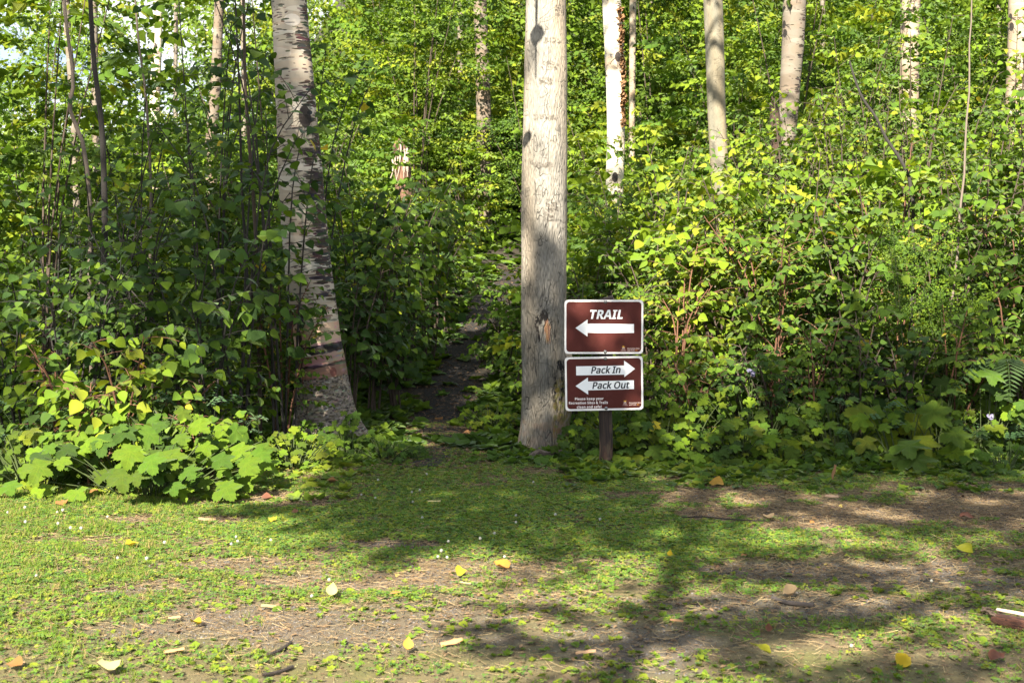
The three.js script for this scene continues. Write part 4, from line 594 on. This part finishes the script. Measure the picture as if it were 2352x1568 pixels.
{ // the far wood: one mass of leaves up the slope, thinner at left where the sky shows
  const R = rng(700), fol = [[], []];
  for (let i = 0; i < 38000; i++) {
    const d = 24 + 34 * Math.pow(R(), 1.3), lat = lerp(-.5, .5, R()), px = 1176 + lat * F, x = lat * d, g = height(x, -d), hmax = px < 620 ? 8.5 : 8.5, y = g + Math.pow(R(), 1.4) * hmax;
    const q = N3(x * .33, y * .3, d * .3) + .6 * N3(x * .9, y * .9, d * .9); if (q < -.12) continue;
    const py = 552 - (y - 1.6) / d * F; // thin out the parts of the left wood through which the sky shows
    if (px < 620 && py < 500 && R() < (px > 300 && px < 420 || px < 50 ? .85 : .5)) continue;
    const out = V(R() - .5, .3, .6);
    fol[i % 2].push([place(V(x, y, -d), V(R() - .5, R() - .4, R() - .5), leafNormal(R, out, .7), rr(R, 1.5, 2.6)), pick(R, PAL.bright.concat(PAL.mid)).clone().multiplyScalar(rr(R, .75, 1.15))]);
  }
  const root = group('distant_foliage', null, 'sunlit leaves of the far wood seen between the trunks', 'foliage'); root.userData.kind = 'stuff';
  fol.forEach((f, i) => { const m = inst('foliage', sprigsFine[i], white, f, root); m.userData.kind = 'stuff'; });
}
// ---------------------------------------------------------------- trees behind the viewpoint that shade the clearing
function shadeTree(name, label, bx, bz, h, r0, crowns, seed, pts) {
  const R = rng(seed), root = group(name, V(bx, height(bx, bz), bz), label, 'tree'), rings = [], top = crowns[0];
  const c = new THREE.CatmullRomCurve3((pts ?? [[0, 0, 0], [0, h * .5, 0], [(top[0] - bx) * .6, h, 0]]).map((p) => V(...p))); for (let i = 0; i <= 20; i++) rings.push({ p: c.getPoint(i / 20), r: lerp(r0, .03, i / 20) });
  part('trunk', tubeRings(rings, 14, .06, seed), mAspen, root);
  const items = [[], []], tubes = [];
  crowns.forEach(([x, y, z, rx, ry, rz, n, cut]) => { const ctr = V(x - bx, y, z - bz); tubes.push(limb([c.getPoint(.86), c.getPoint(.93).lerp(ctr, .5), ctr], .04, .012, 5, 5)); crownItems(R, n, ctr, V(rx, ry, rz), PAL.mid, 1.25, { hollow: 0, clump: .9, cut: cut ?? -.2, off: seed }).forEach((q, i) => items[i % 2].push(q)); });
  part('limb', mergeGeometries(tubes), mAspen, root); items.forEach((it, i) => (inst('crown', sprigs[i], white, it, root).userData.kind = 'stuff'));
}
shadeTree('poplar_tree', 'leafy poplar just behind the viewpoint, out of view', -1.34, 1, 9.5, .075, [[-1.9, 8.7, 1, 2.15, 1.7, 1.2, 520, -.35], [-3.1, 8.0, 1, .65, .9, .9, 110, -.35], [-2.85, 10.05, 1, .6, .7, .6, 80, -.4], [-1.3, 5.35, 1, .3, .6, .35, 22, -.9], [.2, 9.5, 1.2, 1.5, 1.2, 1, 110, -.1]], 801);
shadeTree('poplar_tree', 'broad poplar behind and to the left of the viewpoint, out of view', -7.2, 2, 13, .15, [[-6.7, 12.2, 2, 1.9, 1.7, 1.7, 330, -.2], [-8.6, 12.6, 2.4, 1.6, 1.7, 1.4, 150, -.15], [-5.9, 15, 2, 2.4, 1.7, 1.5, 300, -.25], [-5.15, 12.5, 2, 1.05, 1.9, 1.0, 230, -.3]], 802);
shadeTree('alder_tree', 'open alder behind and to the right of the viewpoint, out of view', .9, 2.4, 7.2, .09, [[.25, 6.4, 1.5, 1.3, .9, .9, 120, -.05], [1.2, 7.6, 1.8, 1.3, 1.0, .9, 150, -.05]], 803);
shadeTree('alder_tree', 'tall alder further right behind the viewpoint, out of view', 2.6, 3, 11, .1, [[1.4, 10.4, 1.5, 1.7, 1.2, 1, 130, -.05]], 804);
// ---------------------------------------------------------------- ground cover
{
  const R = rng(900), clov = [], grs = [], weed = [[], []], lit = [], peb = [], straw = [], forest = [[], []];
  const tri = mergeGeometries([0, 1, 2].map((k) => { const g = leafGeo([[0, 0], [.3, .3], [.65, .4], [1, 0]], .08, .15, .04); g.rotateX(-1.25); g.rotateY(k * 2.094); g.translate(0, .9, 0); return g; }));
  const blade = (() => { const g = new THREE.BufferGeometry(); g.setAttribute('position', new THREE.Float32BufferAttribute([-.03, 0, 0, .03, 0, 0, -.024, .5, .06, .024, .5, .06, 0, 1, .26], 3)); g.setAttribute('uv', new THREE.Float32BufferAttribute([0, 0, 1, 0, 0, .5, 1, .5, .5, 1], 2)); g.setIndex([0, 1, 2, 1, 3, 2, 2, 3, 4]); g.computeVertexNormals(); return g; })();
  const tuft = mergeGeometries([0, 1, 2, 3, 4, 5].map((k) => { const g = blade.clone(), Q = rng(k + 50); g.scale(1, .6 + Q() * .6, 1); g.rotateX(.1 + Q() * .5); g.rotateY(k * 1.1 + Q()); g.translate((Q() - .5) * .3, 0, (Q() - .5) * .3); return g; }));
  const cg = [col(.08, .165, .01), col(.1, .185, .01), col(.058, .13, .01), col(.14, .2, .01), col(.19, .21, .012)], gg = [col(.11, .185, .012), col(.1, .17, .012), col(.15, .2, .015), col(.28, .21, .075)], wg = [col(.13, .19, .008), col(.17, .21, .01), col(.1, .16, .008)];
  const up = (x, z) => V(0, 1, 0), M = (x, y, z, s, tilt = .35) => new THREE.Matrix4().compose(V(x, y, z), new THREE.Quaternion().setFromEuler(new THREE.Euler((R() - .5) * tilt, R() * 6.28, (R() - .5) * tilt)), V(s, s, s));
  for (let i = 0; i < 800000; i++) {
    const d = 4.2 + 6.8 * Math.sqrt(R()), x = (R() * 2 - 1) * (.43 * d + .15), z = -d;
    const [b] = bareness(x, z), n = fbm(x * 1.1, z * 1.1, 40, 3), n2 = fbm(x * 4, z * 4, 50, 3), y = height(x, z);
    const band = Math.exp(-(((d - 7.4) / 1.15) ** 2)) * ss(x, -2.2, -1.2) * (1 - ss(x, 1.1, 2.0)), left = ss(-x, .9, 2.2);
    const cover = clamp(.33 + .55 * band + .3 * left + n * .8 + n2 * 1.5 - b * .9 - .35 * ss(d, 9.4, 10.4), 0, 1);
    const q = R();
    if (q > .62) continue;
    if (R() > cover * (d < 5.6 ? .85 : 1)) { if (R() < .11) straw.push([M(x, y + .008 + R() * .008, z, .03 + .05 * R(), .35), col(.3, .22, .11).multiplyScalar(.4 + .8 * R())]); else if (R() < (b > .3 ? .3 : .16)) { const h = .35 + .65 * R(); lit.push([M(x, y + .006, z, .01 + R() * .028, .3), col(.2 * h, .125 * h, .06 * h)]); } else if (b > .25 && R() < .6) peb.push([M(x, y + .001, z, .0022 + .0055 * R() * R() * R(), 3), col(.085, .078, .074).multiplyScalar(.3 + 1.3 * R())]); continue; }
    if (R() < .06) straw.push([M(x, y + .006 + R() * .01, z, .03 + .05 * R(), .35), col(.36, .26, .12).multiplyScalar(.5 + .8 * R())]);
    const gl = clamp(.22 + left * .06 - band * .12 + n2 * .8, 0, 1);
    if (R() < gl) grs.push([M(x, y, z, (.016 + .022 * R() + .025 * R() * R()) * (1 + .3 * left), .8), pick(R, gg)]);
    else clov.push([M(x, y + .002, z, rr(R, .009, .017), .8), pick(R, cg).clone().multiplyScalar(rr(R, .8, 1.15))]);
  }
  const small = [mergeGeometries([0, 1, 2, 3, 4].map((k) => { const g = leafGeo([[0, 0], [.08, .3], [.35, .46], [.7, .36], [1, 0]], .1, .3, .2).clone(); g.scale(1, .7 + .15 * (k % 3), 1); g.rotateX(-.7 - .25 * (k % 3)); g.rotateY(k * 1.257); g.translate(0, .12, 0); return g; })), mergeGeometries([0, 1, 2, 3, 4, 5].map((k) => { const g = leafA[k % 4].clone(); g.rotateX(-.5 - .25 * (k % 3)); g.rotateY(k * 1.05); return g; }))];
  for (let i = 0; i < 6500; i++) { const d = 4.3 + 2.6 * R(), x = (R() * 2 - 1) * (.43 * d), z = -d, [b] = bareness(x, z), n = fbm(x * 1.3, z * 1.3, 60, 3); if (R() > .5 + n * 1.6 - b * .35 || d > 5.9 && R() < .6) continue; weed[i % 2].push([M(x, height(x, z), z, rr(R, .011, .03), .9), pick(R, wg)]); }
  for (let i = 0; i < 5200; i++) { const d = 8.5 + 1.9 * R(), x = (R() * 2 - 1) * (.44 * d), z = -d; if (pathDist(x, z) < .28 || (x > -2.1 && x < 0.45 && d < 9.1) || (x > .7 && d < 8.6 + R() * .5)) continue; const n = fbm(x * 1.6, z * 1.6, 70, 3); if (R() > .55 + n * 1.6) continue; weed[i % 2].push([M(x, height(x, z), z, rr(R, .04, .09), .5), pick(R, x < -1.2 ? wg : PAL.mid)]); }
  for (let i = 0; i < 2600; i++) { const d = 8.15 + 1.15 * R(), x = .35 + 3.9 * R(), z = -d, n = fbm(x * 1.9, z * 1.9, 77, 3); if (R() > ss(d, 8.1, 9.1) * .75 + n * 1.5) continue; weed[i % 2].push([M(x, height(x, z), z, rr(R, .03, .1) * (.6 + .5 * ss(d, 8.2, 9.2)), .8), pick(R, R() < .5 ? wg : PAL.mid).clone().multiplyScalar(rr(R, .7, 1.1))]); }
  for (let i = 0; i < 900; i++) { const d = 7.9 + 1.2 * R(), x = -3.6 + 2.6 * R(), z = -d, n = fbm(x * 1.9, z * 1.9, 78, 3); if (R() > .35 + n * 1.5) continue; weed[i % 2].push([M(x, height(x, z), z, rr(R, .025, .075), .8), pick(R, wg)]); }
  for (let i = 0; i < 26000; i++) { const d = 9.6 + 13 * R(), x = (R() * 2 - 1) * (.45 * d), z = -d, p = pathDist(x, z); if (R() > ss(p, .06, .5) + .1) continue; const n = fbm(x * 1.1, z * 1.1, 80, 3); if (R() > .6 + n * 1.4) continue; forest[i % 2].push([M(x, height(x, z), z, rr(R, .06, .13), .6), pick(R, PAL.mid)]); }
  for (let i = 0; i < 5000; i++) { const t = R() * (pathPts.length - 1.01), k = Math.floor(t), a = pathPts[k], c = pathPts[k + 1], f = t - k, x = lerp(a.x, c.x, f) + (R() - .5) * .9, z = lerp(a.z, c.z, f) + (R() - .5) * .3, h = .3 + .8 * R(); lit.push([M(x, height(x, z) + .02, z, .012 + R() * .035, .5), col(.2 * h, .12 * h, .06 * h)]); }
  const sheet = (name, label, cat, parts) => { const r = group(name, null, label, cat); r.userData.kind = 'stuff'; parts.forEach(([n, g, m, it]) => { if (it.length) inst(n, g, m, it, r).userData.kind = 'stuff'; }); };
  sheet('clover', 'carpet of small green clover leaves across the clearing', 'clover', [['leaves', tri, white, clov]]);
  sheet('grass', 'thin yellowish grass tufts, thickest at the left', 'grass', [['tufts', tuft, white, grs]]);
  sheet('weeds', 'low broad-leaved weeds dotted over the clearing and its edge', 'weeds', [['leaves', small[0], white, weed[0]], ['leaves', small[1], white, weed[1]]]);
  sheet('undergrowth', 'low green undergrowth covering the slope beside the trail', 'undergrowth', [['leaves', small[0], white, forest[0]], ['leaves', small[1], white, forest[1]]]);
  const bit = new THREE.CylinderGeometry(.05, .03, 1, 4, 2); { const p = bit.attributes.position; for (let i = 0; i < p.count; i++) p.setX(i, p.getX(i) + .12 * Math.cos(p.getY(i) * 3)); } bit.rotateZ(Math.PI / 2);
  const flake = new THREE.BufferGeometry(); flake.setAttribute('position', new THREE.Float32BufferAttribute([-.5, 0, 0, 0, .12, .22, .5, .02, .05, 0, .08, -.24], 3)); flake.setAttribute('uv', new THREE.Float32BufferAttribute([0, 0, .5, 1, 1, .5, .5, 0], 2)); flake.setIndex([0, 1, 2, 0, 2, 3]); flake.computeVertexNormals();
  const fibre = new THREE.CylinderGeometry(.018, .012, 1, 3, 3); { const p = fibre.attributes.position; for (let i = 0; i < p.count; i++) p.setX(i, p.getX(i) + .1 * p.getY(i) ** 2); } fibre.rotateZ(Math.PI / 2);
  const lm = new THREE.MeshStandardMaterial({ color: 0xffffff, roughness: 1, side: THREE.DoubleSide });
  sheet('dry_grass', 'straw-coloured dead grass strands scattered through the clearing', 'dry grass', [['strands', fibre, lm, straw]]);
  sheet('litter', 'brown twigs, needles and leaf crumbs on bare earth', 'litter', [['twigs', bit, lm, lit.filter((_, i) => i % 3)], ['crumbs', flake, lm, lit.filter((_, i) => !(i % 3))]]);
  { // small dead leaves, dull and half buried
    const Q = rng(1200), dl = [], g = leafA[1].clone(), p = g.attributes.position; for (let i = 0; i < p.count; i++) p.setZ(i, p.getZ(i) + .16 * Math.sin(p.getY(i) * 7 + p.getX(i) * 9)); g.translate(0, -.5, 0); g.rotateX(-Math.PI / 2); g.computeVertexNormals();
    for (let i = 0; i < 2600; i++) { const d = 4.3 + 6.2 * Math.sqrt(Q()), x = (Q() * 2 - 1) * .44 * d, z = -d, [b] = bareness(x, z); if (Q() > .1 + .35 * b + .5 * ss(d, 8.2, 9.2)) continue; const h = .35 + .8 * Q(), t = Q(); dl.push([new THREE.Matrix4().compose(V(x, height(x, z) + .008, z), new THREE.Quaternion().setFromEuler(new THREE.Euler((Q() - .5) * .9, Q() * 6.28, (Q() - .5) * .9)), V(1, 1, 1).multiplyScalar(.018 + .035 * Q() * Q())), t < .6 ? col(.15 * h, .085 * h, .045 * h) : t < .85 ? col(.24 * h, .14 * h, .06 * h) : col(.26 * h, .2 * h, .05 * h)]); }
    sheet('leaf_litter', 'small dull brown dead leaves scattered over the clearing and its verge', 'leaf litter', [['leaves', g, lm, dl]]);
  }
  const stone = new THREE.IcosahedronGeometry(1, 1); { const p = stone.attributes.position; for (let i = 0; i < p.count; i++) { const k = 1 + .35 * N3(p.getX(i) * 1.5, p.getY(i) * 1.5, p.getZ(i) * 1.5); p.setXYZ(i, p.getX(i) * k, p.getY(i) * k * .7, p.getZ(i) * k); } stone.computeVertexNormals(); }
  sheet('gravel', 'small grey stones in the bare patches', 'gravel', [['stones', stone, lm, peb]]);
  console.log('cover', clov.length, grs.length, weed[0].length * 2, lit.length, peb.length);
}
{ // white clover heads
  const R = rng(950), gs = []; for (let i = 0; i < 30; i++) { const a = i * 2.4, y = 1 - i / 15, r = Math.sqrt(Math.max(0, 1 - y * y)), g = new THREE.ConeGeometry(.22, .7, 4); g.rotateX(Math.PI); g.applyMatrix4(place(V(Math.cos(a) * r * .55, y * .55, Math.sin(a) * r * .55), V(Math.cos(a) * r, y + .2, Math.sin(a) * r).negate(), V(.3, .2, 1), 1)); gs.push(g); }
  const head = mergeGeometries(gs), hm = new THREE.MeshStandardMaterial({ color: col(.4, .39, .33), roughness: .9 });
  const pts = [[17, 1185], [57, 1178], [131, 1183], [144, 1186], [247, 1196], [180, 1118], [58, 1213], [133, 1215], [186, 1228], [162, 1227], [378, 1262], [270, 1294], [337, 1301], [542, 1242], [531, 1263], [546, 1256], [622, 1252], [83, 1334], [716, 1384], [756, 1348], [980, 1096], [830, 1142], [868, 1111], [946, 1138], [964, 1135], [948, 1160], [862, 1151], [1185, 1194], [1185, 1210], [1276, 1196], [1225, 1116], [1136, 1239], [1103, 1250], [1030, 1256], [1014, 1282], [1027, 1293], [1006, 1292], [1159, 1290], [970, 1200], [1378, 1206], [1956, 1500], [2140, 1346]];
  let first = null;
  for (const [px, py] of pts) { const g = onGround(px, py + 10), h = .045 + .03 * R(); let t = first; if (!first) { t = first = group('clover_flower', null, 'small round white clover head above the green sward', 'flower', 'white clover heads'); part('head', head, hm, t).position.y = .055; part('stalk', new THREE.CylinderGeometry(.0009, .0012, .05, 5).translate(0, .025, 0), greenStem, t); } else { t = first.clone(); t.name = numbered('clover_flower'); scene.add(t); } t.position.copy(g); t.scale.setScalar(rr(R, .8, 1.15)); t.rotation.y = R() * 6; t.children[0].scale.setScalar(.0105); }
}
{ // fallen leaves and bark chips: [x, y, width, color, kind, label]
  const leafCard = (seed, curl) => { const R = rng(seed), g = leafGeo([[0, 0], [.06, .2], [.2, .36], [.38, .4], [.58, .33], [.78, .18], [.92, .06], [1, 0]], .1 + R() * .15, 0, .06), p = g.attributes.position; g.translate(0, -.5, 0); for (let i = 0; i < p.count; i++) { const x = p.getX(i), y = p.getY(i); p.setZ(i, p.getZ(i) + curl * (x * x * 1.6 + y * y * .7) + .07 * Math.sin(y * 9 + x * 5 + seed)); } g.rotateX(-Math.PI / 2); g.computeVertexNormals(); return g; };
  const chipGeo = (seed) => { const g = new THREE.CylinderGeometry(.55, .55, 1, 12, 6, true, -.75, 1.5), R = rng(seed), p = g.attributes.position; for (let i = 0; i < p.count; i++) { const y = p.getY(i), x = p.getX(i); p.setXYZ(i, x * .42 * (1 - .6 * Math.abs(y)) + .04 * N3(y * 4, x * 4, seed), y, (p.getZ(i) - .5) * .5 + .05 * N3(x * 5, y * 3, seed)); } g.rotateX(-Math.PI / 2); g.rotateY(Math.PI / 2); g.computeVertexNormals(); return g; };
  const yel = [.36, .26, .012], cream = [.36, .31, .13], peach = [.3, .16, .075], orange = [.21, .1, .03], tan = [.23, .16, .085], red = [.15, .06, .035], brown = [.14, .07, .035], ygreen = [.26, .25, .015];
  const list = [[245, 1548, 62, cream, 'l', 'large curled cream and yellow leaf at the bottom left', .6], [32, 1540, 40, orange, 'l', 'orange-brown leaf in grass at the bottom left corner'], [400, 1505, 48, peach, 'c', 'peach bark chip left of centre near the bottom'], [450, 1445, 30, yel, 'l', 'bright yellow crumpled leaf beside a green weed tuft', .8], [763, 1378, 34, cream, 'u', 'pale heart-shaped leaf standing upright on bare gravel'], [302, 1262, 28, yel, 'l', 'yellow leaf on the sunlit grass at left', .5], [624, 1204, 22, yel, 'l', 'small yellow leaf at the edge of the shade on the left'], [475, 1200, 40, tan, 'c', 'cream bark chip lying on dry litter below the left bush'], [142, 1163, 34, orange, 'l', 'orange leaf in front of the lower left clump'], [214, 1141, 28, orange, 'l', 'amber leaf tucked under the left sunlit bush', .4], [613, 1152, 30, red, 'l', 'red-orange leaf on litter right of the left bush'], [763, 1113, 26, orange, 'l', 'orange leaf on the verge below the small yellow-green bush'], [677, 1184, 16, brown, 'l', 'small brown leaf on the shaded verge'], [617, 1402, 36, tan, 'c', 'narrow tan bark strip on gravel'], [400, 1429, 30, tan, 'c', 'thin tan bark strip in sparse grass at left'],
    [997, 1159, 30, cream, 'c', 'pale bark chip in the shaded clover'], [1056, 1327, 30, ygreen, 'l', 'yellow-green crumpled leaf beside a plantain at centre', .7], [1152, 1312, 40, [.36, .17, .025], 'l', 'yellow leaf blushed with red near the shade edge', .5], [1069, 1349, 25, cream, 'c', 'cream chip just below the yellow-green leaf'], [909, 1371, 26, orange, 'c', 'little orange chip on gravel left of centre'], [937, 1503, 32, [.4, .24, .04], 'u', 'curled yellow and brown leaf at the bottom centre'], [1037, 1486, 52, peach, 'c', 'broad peach bark chip at the bottom centre'], [1346, 1509, 48, [.36, .22, .12], 'c', 'light peach bark chip right of centre near the bottom'], [1539, 1287, 16, yel, 'u', 'thin orange-yellow leaf standing on edge in shade'], [1554, 1436, 32, peach, 'c', 'peach chip on the dark strip of shade'], [1402, 1095, 22, ygreen, 'l', 'yellowing leaf at the foot of the sign post'], [1437, 1099, 12, yel, 'l', 'tiny yellow leaf right of the sign post'], [1331, 1101, 26, tan, 'c', 'tan chip on the ground left of the sign post'],
    [1646, 1119, 34, [.34, .19, .03], 'l', 'orange-yellow leaf on dark litter right of the sign', .5], [1914, 1108, 36, peach, 'v', 'peach bark curl standing on end at the right verge'], [1911, 1147, 32, [.3, .2, .13], 'c', 'pale brown bark curl lying below the standing one'], [1763, 1198, 34, tan, 'l', 'tan leaf on bare brown litter at right', .3], [1866, 1209, 12, orange, 'l', 'tiny orange leaf on brown litter at right'], [2221, 1196, 32, red, 'l', 'red leaf among weeds near the right edge'], [2216, 1274, 46, ygreen, 'l', 'long yellow-green leaf on gravel at the right', .3], [1710, 1286, 16, orange, 'l', 'small orange leaf in the shaded clover at right'], [1818, 1377, 44, tan, 'l', 'tan curled leaf beside the dark broken stick', .8], [1765, 1462, 22, red, 'u', 'small red-brown curled leaf in shade'], [2075, 1533, 46, [.42, .29, .012], 'l', 'vivid yellow leaf in clover at the bottom right', .3], [1748, 1520, 60, ygreen, 'n', 'narrow yellow-green leaf lying diagonally near the bottom right'], [2291, 1522, 42, red, 'l', 'reddish brown leaf at the bottom right corner'], [2078, 1439, 14, yel, 'l', 'small yellow leaf below the sunlit weeds at right'], [1008, 968, 22, orange, 'l', 'orange-brown leaf on the dark trail'], [1072, 1000, 20, [.5, .24, .1], 'l', 'orange leaf at the mouth of the trail'], [1043, 984, 26, cream, 'c', 'pale chip of wood on the trail']];
  list.forEach(([px, py, w, c, k, label, curl], i) => {
    const g = onGround(px, py), d = -g.z, s = w * mpp(d), R = rng(960 + i), mat = leafM(col(...c), { transmission: k === 'c' || k === 'v' ? 0 : .25 });
    const geo = k === 'c' || k === 'v' ? chipGeo(i) : leafCard(i, curl ?? .2), m = top(k === 'c' || k === 'v' ? 'bark_chip' : 'fallen_leaf', geo, mat, label, k === 'c' || k === 'v' ? 'bark chip' : 'fallen leaf');
    m.position.copy(g); m.position.y += .012 + (d < 9 ? .012 : 0); m.scale.setScalar(s * (k === 'l' ? 1.15 : 1)); m.rotation.set((R() - .5) * .5 + .25, k === 'c' ? (R() - .5) * .5 : R() * 6.28, (R() - .5) * .5);
    if (k === 'u') { m.rotation.set(1.1, (R() - .5) * .6, (R() - .5) * .5); m.position.y += s * .4; }
    if (k === 'v') { m.rotation.set(.2, .3, 1.35); m.position.y += s * .45; }
    if (k === 'n') { m.scale.set(s * .4, s, s * 1.1); m.rotation.set(.3, .75, 0); m.position.y += .03; }
  });
}
{ // sticks
  const st = (name, label, pts, r0, r1, mat, lift = .012, cat = 'stick') => { const p = pts.map(([x, y]) => { const g = onGround(x, y); g.y += lift; return g; }), b = p[0].clone(), m = top(name, limb(p.map((q) => q.clone().sub(b)), r0, r1, 7, 12), mat, label, cat); m.position.copy(b); return m; };
  const grey = woodMat(.065, .053, .044), dk = new THREE.MeshStandardMaterial({ color: col(.04, .032, .028), roughness: 1 });
  st('stick', 'dark thick broken stick on gravel at right', [[1774, 1378], [1800, 1388], [1835, 1393], [1870, 1397]], .009, .012, dk);
  st('stick', 'long thin twig lying across clover and litter at right', [[1566, 1199], [1620, 1199], [1690, 1205], [1758, 1208]], .004, .004, grey, .03);
  st('stick', 'dark stick lying aslant on gravel near the bottom left', [[612, 1512], [645, 1498], [668, 1482]], .006, .008, grey);
  st('stick', 'dark stick at the bottom edge left of centre', [[602, 1557], [640, 1550], [672, 1538]], .006, .007, grey);
  st('stick', 'pale thin twig beside the weeds at left', [[425, 1357], [455, 1352]], .003, .003, grey);
  st('stick', 'thin pale stem leaning out from under the left bush', [[585, 1136], [555, 1105], [522, 1070], [506, 1050]], .005, .004, new THREE.MeshStandardMaterial({ color: col(.4, .33, .16), roughness: 1 }), .05);
  st('stick', 'grey twig in shade beside the left verge', [[745, 1146], [770, 1142], [795, 1132]], .006, .005, grey);
  const root = group('dead_root', onGround(1252, 1056), 'weathered grey root curling at the foot of the poplar', 'root'); { const L = (x, y, l) => { const g = onGround(x, y); g.y += l; return g.sub(root.position); }; part('wood', tubeRings([L(1213, 1062, .01), L(1222, 1056, .035), L(1238, 1053, .045), L(1258, 1054, .035), L(1278, 1052, .03), L(1294, 1046, .03)].map((p, i) => ({ p, r: [.008, .022, .027, .022, .026, .02][i] })), 10, .25, 3), woodMat(.22, .19, .16), root); }
  const lg = onGround(2262, 1428), log = group('broken_log', lg, 'reddish rotten log end with bleached splinters at the right edge', 'log'); { const L = (x, y, l) => { const g = onGround(x, y); g.y += l; return g.sub(lg); }, gs = [], R = rng(12); part('wood', tubeRings([{ p: L(2278, 1432, .02), r: .012 }, { p: L(2292, 1434, .022), r: .026 }, { p: L(2340, 1446, .022), r: .032 }, { p: L(2440, 1470, .025), r: .036 }], 14, .6, 6), woodMat(.1, .042, .026), log);
    for (let i = 0; i < 14; i++) { const x = 2235 + R() * 75, y = 1412 + (x - 2225) * .24 + (R() - .5) * 16; gs.push(limb([L(x, y, .02 + R() * .02), L(x + 12 + R() * 20, y + 4 + R() * 6, .03 + R() * .02)], .006 + R() * .004, .002, 4, 1)); } part('splinter', mergeGeometries(gs), woodMat(.38, .3, .23), log);
    part('split_edge', limb([L(2290, 1424, .045), L(2330, 1434, .05), L(2430, 1458, .055)], .008, .008, 5, 4), new THREE.MeshStandardMaterial({ color: col(.62, .48, .36), roughness: 1 }), log); }
}
{ // lilac asters
  const R = rng(980), petal = leafGeo(LANCE, .04, .1, .05), gs = []; for (let i = 0; i < 14; i++) { const g = petal.clone(); g.rotateX(-.9); g.rotateY(i / 14 * 6.283); gs.push(g); }
  const fg = mergeGeometries(gs), fm = leafM(col(.27, .25, .38));
  for (const [label, px, py, d, n] of [['lilac aster in bloom low near the right edge', 2195, 1026, 9.25, 5], ['pale lilac flowers in shade above the lilac aster', 2274, 962, 9.4, 4], ['pale flowers on a shaded stem in the middle of the right thicket', 1722, 860, 9.55, 4], ['faint pale flowers in the dark gap left of the birch', 467, 894, 9.6, 2]]) {
    const p = atZ(px, py, d), root = group('aster', V(p.x, height(p.x, -d), -d), label, 'flower');
    for (let i = 0; i < n; i++) { const q = V((R() - .5) * .05, p.y - root.position.y + (R() - .5) * .06, (R() - .2) * .04); part('stem', limb([V((R() - .5) * .03, 0, 0), q.clone().multiplyScalar(.6), q], .003, .0015, 4, 3), greenStem, root); const f = part('flower', fg, fm, root); f.position.copy(q); f.scale.setScalar(.022); f.rotation.set(1.0, R() * 6, 0, 'YXZ'); f.rotation.set(.9, (R() - .5), 0); }
  }
}
renderer.render(scene, camera);
